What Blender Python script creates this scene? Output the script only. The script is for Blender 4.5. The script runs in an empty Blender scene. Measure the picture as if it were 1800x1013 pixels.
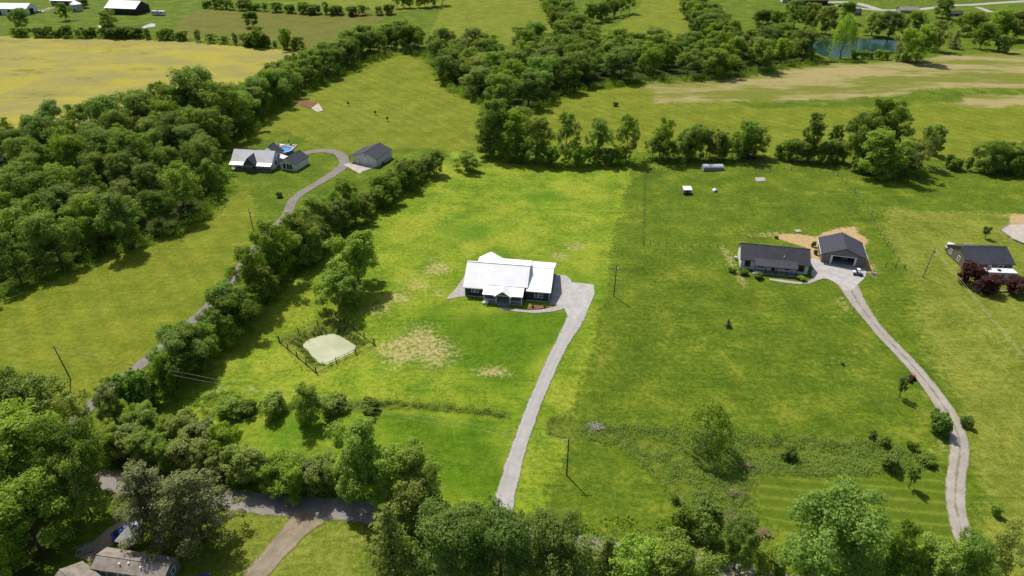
import bpy, math, random
import numpy as np
from mathutils import Vector

# ------------------------------------------------------------------ camera, sky, sun, exposure
PITCH = math.radians(32.0); CAMH = 100.0; FOC = 1200.0; CX = 900.0; CY = 506.5
S = bpy.context.scene
C = S.collection
cam = bpy.data.cameras.new('camera'); camo = bpy.data.objects.new('camera', cam); C.objects.link(camo)
camo.location = (0, 0, CAMH); camo.rotation_euler = (math.pi/2 - PITCH, 0, 0)
cam.sensor_width = 36.0; cam.lens = 24.0; cam.clip_start = 0.5; cam.clip_end = 9000
S.camera = camo

SUN_EL = math.radians(56.0); SUN_AZ = math.atan2(-0.545, 0.84)      # from behind and left
w = bpy.data.worlds.new('World'); S.world = w; w.use_nodes = True
wn = w.node_tree.nodes; wl = w.node_tree.links
sky = wn.new('ShaderNodeTexSky'); sky.sky_type = 'NISHITA'; sky.sun_disc = False
sky.sun_elevation = SUN_EL; sky.sun_rotation = SUN_AZ; sky.air_density = 1.0; sky.dust_density = 2.5; sky.ozone_density = 0.6
wl.new(sky.outputs[0], wn['Background'].inputs[0]); wn['Background'].inputs[1].default_value = 0.105
sd = bpy.data.lights.new('sun', 'SUN'); sd.energy = 4.8; sd.angle = math.radians(0.53); sd.color = (1.0, 0.95, 0.86)
so = bpy.data.objects.new('sun', sd); C.objects.link(so)
sdir = Vector((math.sin(SUN_AZ)*math.cos(SUN_EL), math.cos(SUN_AZ)*math.cos(SUN_EL), math.sin(SUN_EL)))
so.rotation_euler = (-sdir).to_track_quat('-Z', 'Y').to_euler(); so.location = (-100, 200, 300)
S.view_settings.view_transform = 'Standard'; S.view_settings.look = 'None'
S.view_settings.exposure = 0.22; S.view_settings.gamma = 1.0
S.render.engine = 'CYCLES'
S.cycles.max_bounces = 5; S.cycles.diffuse_bounces = 3; S.cycles.glossy_bounces = 2
S.cycles.transmission_bounces = 4; S.cycles.transparent_max_bounces = 4

# ------------------------------------------------------------------ measuring helpers
def G0(px, py):
    u = (px-CX)/FOC; v = (py-CY)/FOC
    dy = math.cos(PITCH)-v*math.sin(PITCH); dz = -math.sin(PITCH)-v*math.cos(PITCH)
    t = CAMH/-dz
    return (u*t, dy*t)
def proj(x, y, z):
    dz = z-CAMH; zc = y*math.cos(PITCH)-dz*math.sin(PITCH); up = y*math.sin(PITCH)+dz*math.cos(PITCH)
    return (CX+FOC*x/zc, CY-FOC*up/zc)
def scale_at(px, py):
    x, y = G0(px, py); return FOC/(y*math.cos(PITCH)+CAMH*math.sin(PITCH))
def height_of(px, pb, pt):
    x, y = G0(px, pb); lo, hi = 0.0, 60.0
    for _ in range(30):
        m = (lo+hi)/2
        if proj(x, y, m)[1] > pt: lo = m
        else: hi = m
    return lo
def P(pts): return [G0(*p) for p in pts]

# ------------------------------------------------------------------ numpy noise, polygons
def vnoise(x, y, s, seed=0):
    x = np.asarray(x)*s+seed*17.31; y = np.asarray(y)*s+seed*7.77
    xi = np.floor(x); yi = np.floor(y); fx = x-xi; fy = y-yi
    fx = fx*fx*(3-2*fx); fy = fy*fy*(3-2*fy)
    def h(a, b):
        q = np.sin(a*127.1+b*311.7+seed*74.7)*43758.5453
        return q-np.floor(q)
    return (h(xi, yi)*(1-fx)+h(xi+1, yi)*fx)*(1-fy)+(h(xi, yi+1)*(1-fx)+h(xi+1, yi+1)*fx)*fy
def seg_dist(X, Y, pts, closed=False):
    d = np.full(X.shape, 1e9); n = len(pts)
    for i in range(n if closed else n-1):
        ax, ay = pts[i]; bx, by = pts[(i+1) % n]; vx, vy = bx-ax, by-ay
        t = np.clip(((X-ax)*vx+(Y-ay)*vy)/(vx*vx+vy*vy+1e-9), 0, 1)
        d = np.minimum(d, np.hypot(X-ax-t*vx, Y-ay-t*vy))
    return d
def inside(X, Y, pts):
    r = np.zeros(X.shape, bool); n = len(pts)
    for i in range(n):
        ax, ay = pts[i]; bx, by = pts[(i+1) % n]
        if ay == by: continue
        c = ((ay > Y) != (by > Y)) & (X < (bx-ax)*(Y-ay)/(by-ay)+ax)
        r ^= c
    return r
def sdf(X, Y, pts):                                   # positive inside
    d = seg_dist(X, Y, pts, True)
    return np.where(inside(X, Y, pts), d, -d)

# ------------------------------------------------------------------ terrain height
POND_LOT = P([(527,603),(545,592),(566,586),(586,583),(601,589),(615,598),(628,606),(621,619),(604,625),(590,633),(574,640),(556,635),(548,626),(538,614)])
POND_FARM = P([(168,42),(190,46),(215,47),(235,46),(247,46),(262,40),(273,40),(273,46),(258,48),(246,51),(222,54),(200,54),(176,50)])
POND_BIG = P([(1408,66),(1440,64),(1500,66),(1550,67),(1592,70),(1590,92),(1560,96),(1520,98),(1480,100),(1462,101),(1445,97),(1425,86),(1408,76)])
SWALE = [P([(380,735),(440,728),(520,718),(600,715),(700,715),(800,722),(893,731)]),
         P([(975,740),(1040,748),(1120,752),(1200,765),(1300,772),(1420,778),(1540,790),(1620,808)]),
         P([(1130,478),(1180,500),(1240,520),(1300,533),(1350,540)])]
PADS = [(-2,161,24),(74,172,18),(97,178,16),(136,170,18),(-95,248,24),(-54,255,18),(-61,68,18),(-400,590,60),(-300,595,60),(-230,590,40)]
def HT(x, y):
    X = np.atleast_1d(np.asarray(x, float)); Y = np.atleast_1d(np.asarray(y, float))
    z = 0.75*np.sin(X*0.031+Y*0.017+0.6)+0.55*np.sin(X*0.013-Y*0.041+2.1)+0.4*np.sin(X*0.055+Y*0.049+4.0)+0.15*np.sin(X*0.12-Y*0.09)
    for cx, cy, r in PADS:
        d = np.hypot(X-cx, Y-cy)
        t = np.clip((d-r)/25.0, 0, 1); z = z*t*t*(3-2*t)
    for pond, dep in ((POND_LOT,1.1),(POND_FARM,1.2),(POND_BIG,1.5)):
        s = sdf(X, Y, pond)
        t = np.clip((s+22)/18.0, 0, 1); z = z*(1-t*t*(3-2*t))
        t = np.clip((s+1.0)/3.0, 0, 1); z = z-dep*t*t*(3-2*t)
    for sw, dep, wd in zip(SWALE, (0.35,0.4,1.3), (2.2,3.0,3.6)):
        z = z-dep*np.exp(-(seg_dist(X, Y, sw)/wd)**2)
    far = np.clip((np.hypot(X, Y-300)-650)/900, 0, 1)
    z = z*(1-far)
    return z
def h1(x, y): return float(HT(x, y)[0])
def G(px, py):
    x, y = G0(px, py)
    for _ in range(3):
        z = h1(x, y); k = (CAMH-z)/CAMH
        x0, y0 = G0(px, py); x, y = x0*k, y0*k
    return Vector((x, y, h1(x, y)))

# ------------------------------------------------------------------ materials
def lin(r, g, b, k=1.0):
    def f(c):
        c /= 255.0
        return (c/12.92 if c <= .04045 else ((c+.055)/1.055)**2.4)*k
    return (f(r), f(g), f(b), 1)
class NT:
    def __init__(s, name):
        s.m = bpy.data.materials.new(name); s.m.use_nodes = True; s.t = s.m.node_tree; s.n = s.t.nodes
        s.b = s.n['Principled BSDF']; s.b.inputs['Specular IOR Level'].default_value = 0.25
    def new(s, ty): return s.n.new(ty)
    def put(s, sock, v):
        if isinstance(v, (int, float)): sock.default_value = v
        elif isinstance(v, (tuple, list)): sock.default_value = v
        else: s.t.links.new(v, sock)
    def pos(s): return s.new('ShaderNodeNewGeometry').outputs['Position']
    def obj(s): return s.new('ShaderNodeTexCoord').outputs['Object']
    def noise(s, sc, det=3, rough=.55, vec=None, dist=0):
        q = s.new('ShaderNodeTexNoise'); q.inputs['Scale'].default_value = sc; q.inputs['Detail'].default_value = det
        q.inputs['Roughness'].default_value = rough; q.inputs['Distortion'].default_value = dist
        if vec is not None: s.t.links.new(vec, q.inputs['Vector'])
        return q.outputs[0]
    def ma(s, op, a, b=0.0, c=None):
        q = s.new('ShaderNodeMath'); q.operation = op; s.put(q.inputs[0], a); s.put(q.inputs[1], b)
        if c is not None: s.put(q.inputs[2], c)
        return q.outputs[0]
    def rng(s, v, a, b, c=0.0, d=1.0, smooth=True):
        q = s.new('ShaderNodeMapRange'); q.interpolation_type = 'SMOOTHSTEP' if smooth else 'LINEAR'
        s.put(q.inputs[0], v); q.inputs[1].default_value = a; q.inputs[2].default_value = b
        q.inputs[3].default_value = c; q.inputs[4].default_value = d
        return q.outputs[0]
    def mix(s, f, a, b, mode='MIX'):
        q = s.new('ShaderNodeMix'); q.data_type = 'RGBA'; q.blend_type = mode
        s.put(q.inputs[0], f); s.put(q.inputs[6], a); s.put(q.inputs[7], b)
        return q.outputs[2]
    def attr(s, name):
        q = s.new('ShaderNodeAttribute'); q.attribute_name = name; return q
    def sep(s, v):
        q = s.new('ShaderNodeSeparateXYZ'); s.t.links.new(v, q.inputs[0]); return q.outputs
    def mapping(s, v, rz=0, scale=(1,1,1)):
        q = s.new('ShaderNodeMapping'); s.t.links.new(v, q.inputs[0]); q.inputs['Rotation'].default_value[2] = rz
        q.inputs['Scale'].default_value = scale; return q.outputs[0]
    def col(s, v): s.put(s.b.inputs['Base Color'], v)
    def bump(s, h, dist=.05, st=.5):
        q = s.new('ShaderNodeBump'); q.inputs['Strength'].default_value = st; q.inputs['Distance'].default_value = dist
        s.t.links.new(h, q.inputs['Height']); s.t.links.new(q.outputs[0], s.b.inputs['Normal'])
    def rough(s, v): s.put(s.b.inputs['Roughness'], v)

def surf(name, col, col2=None, rough=.6, sc=2.0, metal=0, spec=.3, bump=0.0, det=4):
    n = NT(name); n.b.inputs['Metallic'].default_value = metal; n.rough(rough); n.b.inputs['Specular IOR Level'].default_value = spec
    if col2 is None: col2 = tuple(c*.8 for c in col[:3])+(1,)
    f = n.noise(sc, det, .6, n.obj()); n.col(n.mix(n.rng(f, .3, .7), col, col2))
    if bump: n.bump(f, bump, .5)
    return n.m
def foliage(name, a, b, var=.5, trans=.5, k=1.48):
    a = (a[0]*k*.97, a[1]*k, a[2]*k, 1); b = (b[0]*k*.97, b[1]*k, b[2]*k, 1)
    n = NT(name); n.t.nodes.remove(n.b)
    oi = n.new('ShaderNodeObjectInfo'); g = n.obj()
    f = n.noise(.35, 3, .6, g); f2 = n.noise(2.6, 2, .6, g)
    c = n.mix(n.rng(n.ma('ADD', n.ma('MULTIPLY', f, .6), n.ma('MULTIPLY', f2, .4)), .33, .67), a, b)
    hs = n.new('ShaderNodeHueSaturation')
    r = oi.outputs['Random']
    n.put(hs.inputs['Hue'], n.rng(r, 0, 1, .5-.014*var*2, .5+.010*var*2, False))
    r2 = n.ma('FRACT', n.ma('MULTIPLY', r, 7.13)); n.put(hs.inputs['Value'], n.rng(r2, 0, 1, 1-.35*var, 1+.45*var, False))
    r3 = n.ma('FRACT', n.ma('MULTIPLY', r, 13.7)); n.put(hs.inputs['Saturation'], n.rng(r3, 0, 1, 1-.22*var, 1+.1*var, False))
    n.t.links.new(c, hs.inputs['Color'])
    d = n.new('ShaderNodeBsdfDiffuse'); t = n.new('ShaderNodeBsdfTranslucent'); mx = n.new('ShaderNodeMixShader')
    n.t.links.new(hs.outputs[0], d.inputs[0])
    tc = n.mix(1.0, hs.outputs[0], (1.2, 1.25, .55, 1), 'MULTIPLY'); n.t.links.new(tc, t.inputs[0])
    gl = n.new('ShaderNodeBsdfGlossy'); gl.inputs['Roughness'].default_value = .45; gl.inputs[0].default_value = (1,1,1,1)
    mx.inputs[0].default_value = trans; n.t.links.new(d.outputs[0], mx.inputs[1]); n.t.links.new(t.outputs[0], mx.inputs[2])
    m2 = n.new('ShaderNodeMixShader'); m2.inputs[0].default_value = .006
    n.t.links.new(mx.outputs[0], m2.inputs[1]); n.t.links.new(gl.outputs[0], m2.inputs[2])
    n.t.links.new(m2.outputs[0], n.n['Material Output'].inputs[0])
    return n.m

K = 0.64       # picture value to reflectance, for the light above
def ground_material():
    n = NT('ground_cover'); pos = n.pos(); n.rough(.95); n.b.inputs['Specular IOR Level'].default_value = .08
    A1, A2, A3 = n.attr('fields_a'), n.attr('fields_b'), n.attr('fields_c')
    def ch(a):
        q = n.new('ShaderNodeSeparateColor'); n.t.links.new(a.outputs['Color'], q.inputs[0]); return list(q.outputs)+[a.outputs['Alpha']]
    lot, olive, yellow, dull = ch(A1); tan, dirt, rough, sand = ch(A2); stripe, dark, litter, dry = ch(A3)
    big = n.noise(.018, 3, .55, pos); mid = n.noise(.11, 4, .6, pos); fine = n.noise(.9, 4, .65, pos); grit = n.noise(3.2, 3, .7, pos)
    strk = n.noise(.5, 4, .7, n.mapping(pos, math.radians(-12), (.22, 2.2, 1)))
    f = n.ma('ADD', n.ma('ADD', n.ma('MULTIPLY', mid, .28), n.ma('MULTIPLY', fine, .34)), n.ma('ADD', n.ma('MULTIPLY', strk, .22), n.ma('MULTIPLY', grit, .42)))
    f = n.rng(f, .50, .78)
    fc = n.rng(n.ma('ADD', n.ma('MULTIPLY', fine, .5), n.ma('MULTIPLY', grit, .5)), .36, .64)
    edge = n.ma('MULTIPLY', n.ma('SUBTRACT', fine, .5), .9)
    def msk(wt, lo=.3, hi=.7, k=1.0): return n.rng(n.ma('ADD', wt, n.ma('MULTIPLY', edge, k)), lo, hi)
    def gate(wt, m): return n.ma('MULTIPLY', m, n.rng(wt, 0.0, .12))
    c = n.mix(f, lin(68,96,20,K), lin(126,144,38,K))
    c = n.mix(n.rng(n.ma('ADD', n.ma('MULTIPLY', mid, .6), n.ma('MULTIPLY', fine, .4)), .53, .66, 0, .6), c, lin(150,150,58,K))
    ml = n.ma('SINE', n.ma('ADD', n.ma('MULTIPLY', n.sep(n.mapping(pos, math.radians(-20)))[0], 2*math.pi/2.6), n.ma('MULTIPLY', mid, 2.5)))
    c = n.mix(n.ma('MULTIPLY', n.rng(ml, -.5, .8, 0, .22), n.rng(big, .35, .6)), c, lin(84,108,24,K))
    wd = n.new('ShaderNodeTexVoronoi'); wd.inputs['Scale'].default_value = .55; n.t.links.new(pos, wd.inputs['Vector'])
    c = n.mix(n.ma('MULTIPLY', n.rng(wd.outputs['Distance'], .10, .26, .55, 0), n.rng(mid, .42, .6)), c, n.mix(grit, lin(58,86,16,K), lin(168,164,74,K)))
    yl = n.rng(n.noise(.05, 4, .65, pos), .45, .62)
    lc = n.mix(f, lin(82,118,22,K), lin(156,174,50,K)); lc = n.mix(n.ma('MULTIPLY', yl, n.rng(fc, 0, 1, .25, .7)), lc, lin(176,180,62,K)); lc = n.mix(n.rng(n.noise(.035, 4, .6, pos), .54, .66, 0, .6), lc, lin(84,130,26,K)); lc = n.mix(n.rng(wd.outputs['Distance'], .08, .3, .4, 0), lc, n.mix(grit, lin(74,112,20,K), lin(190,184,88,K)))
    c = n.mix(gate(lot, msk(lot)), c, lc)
    # mown fields
    sx = n.sep(n.mapping(pos, math.radians(-38)))[0]
    st = n.ma('SINE', n.ma('ADD', n.ma('MULTIPLY', sx, 1.15), n.ma('MULTIPLY', mid, 3.0)))
    oc = n.mix(f, lin(100,116,26,K), lin(152,158,52,K)); oc = n.mix(n.rng(st, -1, 1, 0, .2), oc, lin(90,112,28,K))
    c = n.mix(gate(olive, msk(olive)), c, oc)
    c = n.mix(gate(dry, n.ma('MULTIPLY', msk(dry, .25, .8), .75)), c, n.mix(f, lin(100,118,30,K), lin(164,166,74,K)))
    c = n.mix(gate(dull, msk(dull)), c, n.mix(f, lin(98,106,38,K), lin(132,130,60,K)))
    sy = n.noise(.05, 6, .68, n.mapping(pos, math.radians(8), (.55, 1.2, 1)))
    yc = n.mix(n.rng(n.ma('ADD', n.ma('MULTIPLY', sy, .8), n.ma('MULTIPLY', fine, .2)), .42, .60), lin(160,154,92,K), lin(184,174,68,K)); yc = n.mix(n.rng(fc, .2, 1, 0, .5), yc, lin(138,134,50,K))
    yc = n.mix(n.rng(n.noise(.04, 4, .65, n.mapping(pos, .1, (.6, 1.4, 1))), .56, .68, 0, .8), yc, lin(122,122,44,K))
    row = n.ma('SINE', n.ma('ADD', n.ma('MULTIPLY', n.sep(n.mapping(pos, math.radians(24)))[1], 2.0), n.ma('MULTIPLY', big, 30.0)))
    yc = n.mix(n.rng(row, .2, 1, 0, .22), yc, lin(178,160,110,K))
    c = n.mix(gate(yellow, msk(yellow)), c, yc)
    ts = n.noise(.03, 5, .62, n.mapping(pos, math.radians(-7), (.4, 1.7, 1)))
    tcx = n.mix(n.rng(n.ma('ADD', n.ma('MULTIPLY', ts, .7), n.ma('MULTIPLY', n.noise(.12, 5, .7, n.mapping(pos, math.radians(-7), (.6, 1.4, 1))), .3)), .44, .56), lin(174,162,112,K), lin(118,130,48,K)); tcx = n.mix(n.rng(fc, .2, 1, 0, .4), tcx, lin(160,146,80,K))
    c = n.mix(gate(tan, msk(tan)), c, tcx)
    sv = n.ma('SINE', n.ma('MULTIPLY', n.sep(n.mapping(pos, math.radians(8)))[1], 2*math.pi/2.7))
    sc_ = n.mix(f, lin(78,104,20,K), lin(122,138,40,K)); sc_ = n.mix(n.rng(n.ma('ADD', sv, n.ma('MULTIPLY', n.ma('SUBTRACT', fine, .5), 1.5)), -.9, .9, 0, .5), sc_, lin(82,106,26,K)); sc_ = n.mix(n.rng(sv, -1, -.5, .22, 0), sc_, lin(160,166,70,K))
    c = n.mix(gate(stripe, msk(stripe, .4, .6, .4)), c, sc_)
    c = n.mix(gate(dark, n.ma('MULTIPLY', msk(dark, .2, .9), .8)), c, n.mix(f, lin(56,96,10,K), lin(98,138,20,K)))
    rc = n.mix(fc, lin(72,92,24,K), lin(124,138,46,K)); rc = n.mix(n.rng(mid, .62, .74, 0, .4), rc, lin(142,132,74,K))
    c = n.mix(gate(rough, msk(rough)), c, rc)
    c = n.mix(gate(litter, msk(litter, .2, .8)), c, n.mix(fc, lin(44,54,18,K), lin(76,88,32,K)))
    dm = n.rng(n.ma('ADD', dirt, n.ma('ADD', n.ma('MULTIPLY', n.ma('SUBTRACT', fine, .5), 1.7), n.ma('MULTIPLY', n.ma('SUBTRACT', grit, .5), 1.5))), .38, 1.2)
    c = n.mix(gate(dirt, n.ma('MULTIPLY', dm, .9)), c, n.mix(fc, lin(150,142,72,K), lin(206,192,136,K)))
    c = n.mix(gate(sand, msk(sand, .3, .7, .8)), c, n.mix(fc, lin(180,152,104,K), lin(212,184,138,K)))
    n.col(c)
    n.bump(n.ma('ADD', n.ma('MULTIPLY', fine, .6), n.ma('MULTIPLY', grit, .5)), .35, .55)
    return n.m

# ------------------------------------------------------------------ mesh and object helpers
def obj_from(name, verts, faces, mat, parent=None, smooth=False):
    me = bpy.data.meshes.new(name); me.from_pydata([tuple(v) for v in verts], [], faces)
    if smooth: me.polygons.foreach_set('use_smooth', [True]*len(me.polygons))
    if mat: me.materials.append(mat)
    o = bpy.data.objects.new(name, me); C.objects.link(o)
    if parent: o.parent = parent
    return o
def tag(o, label=None, cat=None, group=None, kind=None):
    if label: o['label'] = label
    if cat: o['category'] = cat
    if group: o['group'] = group
    if kind: o['kind'] = kind
    return o
def empty(name, loc, rz=0.0, label=None, cat=None, group=None):
    o = bpy.data.objects.new(name, None); C.objects.link(o); o.location = loc; o.rotation_euler = (0, 0, rz)
    o.empty_display_size = .5
    return tag(o, label, cat, group)
class MB:
    def __init__(s): s.v = []; s.f = []
    def poly(s, pts):
        k = len(s.v); s.v += [tuple(p) for p in pts]; s.f.append(tuple(range(k, k+len(pts)))); return s
    def hexa(s, b, t):                       # four bottom, four top, counter-clockwise from above
        k = len(s.v); s.v += [tuple(p) for p in b]+[tuple(p) for p in t]
        s.f += [(k+3,k+2,k+1,k), (k+4,k+5,k+6,k+7)]+[(k+i, k+(i+1)%4, k+4+(i+1)%4, k+4+i) for i in range(4)]
        return s
    def box(s, x0, x1, y0, y1, z0, z1):
        return s.hexa([(x0,y0,z0),(x1,y0,z0),(x1,y1,z0),(x0,y1,z0)], [(x0,y0,z1),(x1,y0,z1),(x1,y1,z1),(x0,y1,z1)])
    def obox(s, o, u, n, a0, a1, b0, b1, z0, z1):   # box on a wall: u along the wall, n outward, z up
        o, u, n = Vector(o), Vector(u), Vector(n)
        q = lambda a, b, z: o+u*a+n*b+Vector((0, 0, z))
        return s.hexa([q(a0,b1,z0),q(a1,b1,z0),q(a1,b0,z0),q(a0,b0,z0)], [q(a0,b1,z1),q(a1,b1,z1),q(a1,b0,z1),q(a0,b0,z1)])
    def slab(s, a, b, c, d, th):             # sloping slab, top face a b c d
        t = [Vector(p) for p in (a, b, c, d)]; return s.hexa([p-Vector((0,0,th)) for p in t], t)
    def ribs(s, a, b, c, d, sp, w=.05, h=.05):   # raised seams from edge a-b to edge d-c
        a, b, c, d = [Vector(p) for p in (a, b, c, d)]; L = (b-a).length; k = max(1, int(L/sp)); e = (b-a).normalized()*w
        for i in range(1, k):
            p = a.lerp(b, i/k); q = d.lerp(c, i/k); up = Vector((0,0,h))
            s.slab(p-e+up, p+e+up, q+e+up, q-e+up, h+.01)
        return s
    def tube(s, p, q, r, r2=None, n=8, cap=True):
        p, q = Vector(p), Vector(q); r2 = r if r2 is None else r2; d = (q-p).normalized()
        u = d.cross(Vector((0,0,1)) if abs(d.z) < .95 else Vector((1,0,0))).normalized(); v = d.cross(u); k = len(s.v)
        for c, rr in ((p, r), (q, r2)):
            for i in range(n):
                a = 2*math.pi*i/n; s.v.append(tuple(c+u*math.cos(a)*rr+v*math.sin(a)*rr))
        s.f += [(k+i, k+(i+1)%n, k+n+(i+1)%n, k+n+i) for i in range(n)]
        if cap: s.f += [tuple(range(k+n-1, k-1, -1)), tuple(range(k+n, k+2*n))]
        return s
    def extr(s, prof, x0, x1, axis='x'):     # extrude a closed profile (y,z) along x, or (x,z) along y
        n = len(prof); k = len(s.v)
        for x in (x0, x1):
            for a, z in prof: s.v.append((x, a, z) if axis == 'x' else (a, x, z))
        s.f += [(k+i, k+(i+1)%n, k+n+(i+1)%n, k+n+i) for i in range(n)]
        s.f += [tuple(range(k+n-1, k-1, -1)), tuple(range(k+n, k+2*n))]
        return s
    def build(s, name, mat, parent=None, smooth=False): return obj_from(name, s.v, s.f, mat, parent, smooth)
def fix_normals(o):
    import bmesh
    bm = bmesh.new(); bm.from_mesh(o.data); bmesh.ops.recalc_face_normals(bm, faces=bm.faces); bm.to_mesh(o.data); bm.free(); return o

# ------------------------------------------------------------------ palette
M = {}
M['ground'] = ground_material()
def asphalt(name, a, b, strip=False):
    n = NT(name); p = n.pos(); n.rough(.9); n.b.inputs['Specular IOR Level'].default_value = .15
    f = n.noise(.35, 5, .65, p); g = n.noise(5, 3, .7, p)
    c = n.mix(n.rng(n.ma('ADD', n.ma('MULTIPLY', f, .6), n.ma('MULTIPLY', g, .4)), .33, .67), a, b)
    uv = n.new('ShaderNodeUVMap'); uv.uv_map = 'across'; u = n.sep(uv.outputs[0])[0]
    e = n.ma('ABSOLUTE', n.ma('SUBTRACT', u, .5))            # 0 middle .. 0.5 edge
    ed = n.rng(n.ma('ADD', e, n.ma('MULTIPLY', n.ma('SUBTRACT', n.noise(1.1, 4, .7, p), .5), .34)), .41, .5)
    c = n.mix(n.ma('MULTIPLY', ed, .85), c, lin(110,116,50,K))
    if strip:
        md = n.rng(n.ma('ADD', e, n.ma('MULTIPLY', n.ma('SUBTRACT', n.noise(.5, 5, .7, p), .5), .4)), .0, .09, 1, 0)
        c = n.mix(n.ma('MULTIPLY', md, .6), c, lin(112,110,70,K))
    else:
        md = n.rng(n.ma('ABSOLUTE', n.ma('SUBTRACT', e, .22)), 0, .12, .18, 0); c = n.mix(md, c, tuple(x*.75 for x in b[:3])+(1,))
    n.col(c); n.bump(g, .03, .4); return n.m
M['road'] = asphalt('road_asphalt', lin(168,160,152,K), lin(140,134,128,K))
M['lane'] = asphalt('lane_asphalt', lin(158,150,144,K), lin(128,122,116,K))
M['drive'] = asphalt('pale_drive', lin(194,191,187,K), lin(174,171,167,K))
M['gravel'] = asphalt('gravel_drive', lin(188,180,170,K), lin(160,152,142,K), True)
M['dirtlane'] = asphalt('dirt_drive', lin(172,158,136,K), lin(136,124,102,K))
M['pad'] = surf('pale_pad', lin(200,197,194,K), lin(178,175,172,K), .9, .5, bump=.01)
M['concrete'] = surf('concrete', lin(190,184,178,K), lin(168,162,156,K), .85, 1.2, bump=.01)
M['sandc'] = surf('pale_concrete', lin(206,196,184,K), lin(180,172,160,K), .85, .6)
M['white_roof'] = surf('white_metal_roof', (.84,.84,.84,1), (.78,.78,.78,1), .35, .4, 0, .5)
M['grey_roof'] = surf('pale_metal_roof', (.58,.58,.59,1), (.50,.50,.51,1), .4, .4, 0, .5)
M['char_roof'] = surf('charcoal_metal_roof', (.042,.044,.052,1), (.030,.031,.037,1), .42, .5, 0, .5)
M['shingle'] = surf('slate_shingle', (.052,.055,.072,1), (.034,.036,.048,1), .85, 3.0, 0, .2, .02)
M['brown_roof'] = surf('brown_shingle', lin(172,162,152,K), lin(140,130,120,K), .9, .9, 0, .2, .01)
M['navy'] = surf('navy_siding', (.030,.050,.080,1), (.024,.040,.065,1), .6, 1.0)
M['slate'] = surf('grey_blue_stone', (.20,.23,.28,1), (.14,.16,.2,1), .8, 3.0)
M['white'] = surf('white_siding', (.66,.66,.65,1), (.58,.58,.57,1), .6, .8)
M['trim'] = surf('white_trim', (.75,.75,.74,1), (.68,.68,.67,1), .5, 1.0)
M['greysiding'] = surf('grey_siding', lin(128,118,104,K), lin(112,104,92,K), .7, 1.0)
M['mobsiding'] = surf('pale_grey_siding', lin(150,152,148,K), lin(126,130,126,K), .7, .6)
M['tansiding'] = surf('tan_siding', lin(196,180,150,K), lin(176,160,130,K), .7, .6)
M['redbarn'] = surf('dark_red_boards', (.05,.025,.022,1), (.035,.02,.018,1), .8, 1.0)
M['glass'] = surf('window_glass', (.015,.018,.022,1), (.01,.012,.016,1), .12, 1.0, 0, .6)
M['dark'] = surf('dark_paint', (.02,.02,.022,1), (.015,.015,.016,1), .6, 2.0)
M['darkopen'] = surf('dark_interior', (.03,.028,.026,1), (.02,.02,.02,1), .9, 1.0)
M['reddoor'] = surf('red_door', (.12,.012,.012,1), (.09,.01,.01,1), .5, 2.0)
M['wood'] = surf('weathered_wood', (.16,.12,.08,1), (.09,.07,.05,1), .85, 3.0)
M['darkwood'] = surf('dark_wood', (.06,.045,.035,1), (.035,.028,.022,1), .85, 3.0)
M['polewood'] = surf('pole_wood', (.17,.14,.11,1), (.10,.085,.07,1), .85, 2.0)
M['galv'] = surf('galvanised_metal', (.45,.46,.48,1), (.36,.37,.39,1), .45, 1.5, .3, .5)
M['wire'] = surf('wire', (.30,.28,.22,1), (.24,.22,.18,1), .5, 1.0)
M['cable'] = surf('bright_cable', (.5,.46,.34,1), (.42,.38,.28,1), .5, 1.0)
M['tyre'] = surf('tyre_rubber', (.012,.012,.012,1), (.02,.02,.02,1), .85, 5)
M['bluecar'] = surf('blue_paint', (.02,.05,.32,1), (.018,.045,.28,1), .25, 1, 0, .6)
M['carwhite'] = surf('white_paint', (.62,.63,.65,1), (.56,.57,.6,1), .3, 1, 0, .6)
M['cargrey'] = surf('grey_paint', (.18,.19,.2,1), (.15,.16,.17,1), .3, 1, 0, .6)
M['red'] = surf('red_paint', (.32,.02,.015,1), (.22,.015,.012,1), .4, 2, 0, .5)
M['orange'] = surf('orange_paint', (.38,.09,.02,1), (.25,.06,.02,1), .5, 2)
M['poolblue'] = surf('pool_liner_blue', (.02,.10,.34,1), (.02,.08,.28,1), .5, 1)
M['poolwater'] = surf('pool_water', (.03,.22,.5,1), (.02,.17,.42,1), .06, 1.5, 0, .6)
M['mulch'] = surf('mulch', lin(150,118,82,K), lin(110,82,56,K), .95, 2.0)
M['redsoil'] = surf('red_soil', lin(150,104,72,K), lin(120,84,60,K), .95, .5)
M['stone'] = surf('pale_stone', lin(190,182,166,K), lin(150,142,128,K), .85, 1.0)
M['deadwood'] = surf('bleached_branches', lin(206,198,188,K), lin(160,150,140,K), .85, 3)
M['twigs'] = surf('dry_twigs', (.24,.19,.10,1), (.17,.13,.065,1), .9, 2.0)
M['bark'] = surf('bark', (.10,.08,.06,1), (.06,.048,.036,1), .9, 2.0)
M['greybark'] = surf('grey_bark', (.17,.15,.13,1), (.10,.09,.08,1), .9, 2.0)
def brick_mat():
    n = NT('brown_brick'); q = n.new('ShaderNodeTexBrick'); n.t.links.new(n.mapping(n.obj(), 0, (1,1,1)), q.inputs[0])
    q.inputs['Color1'].default_value = (.12,.045,.03,1); q.inputs['Color2'].default_value = (.075,.03,.022,1); q.inputs['Mortar'].default_value = (.2,.17,.15,1)
    q.inputs['Scale'].default_value = 4.0; n.col(q.outputs[0]); n.rough(.85); return n.m
M['brick'] = brick_mat()
def water(name, a, b, rough=.08, sc=.15, bump=.02, spec=.5):
    n = NT(name); p = n.pos(); f = n.noise(sc, 4, .6, p, .4); n.col(n.mix(n.rng(f, .35, .65), a, b)); n.rough(rough)
    n.b.inputs['Specular IOR Level'].default_value = spec; n.bump(n.noise(1.2, 2, .5, p), bump, .3); return n.m
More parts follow.
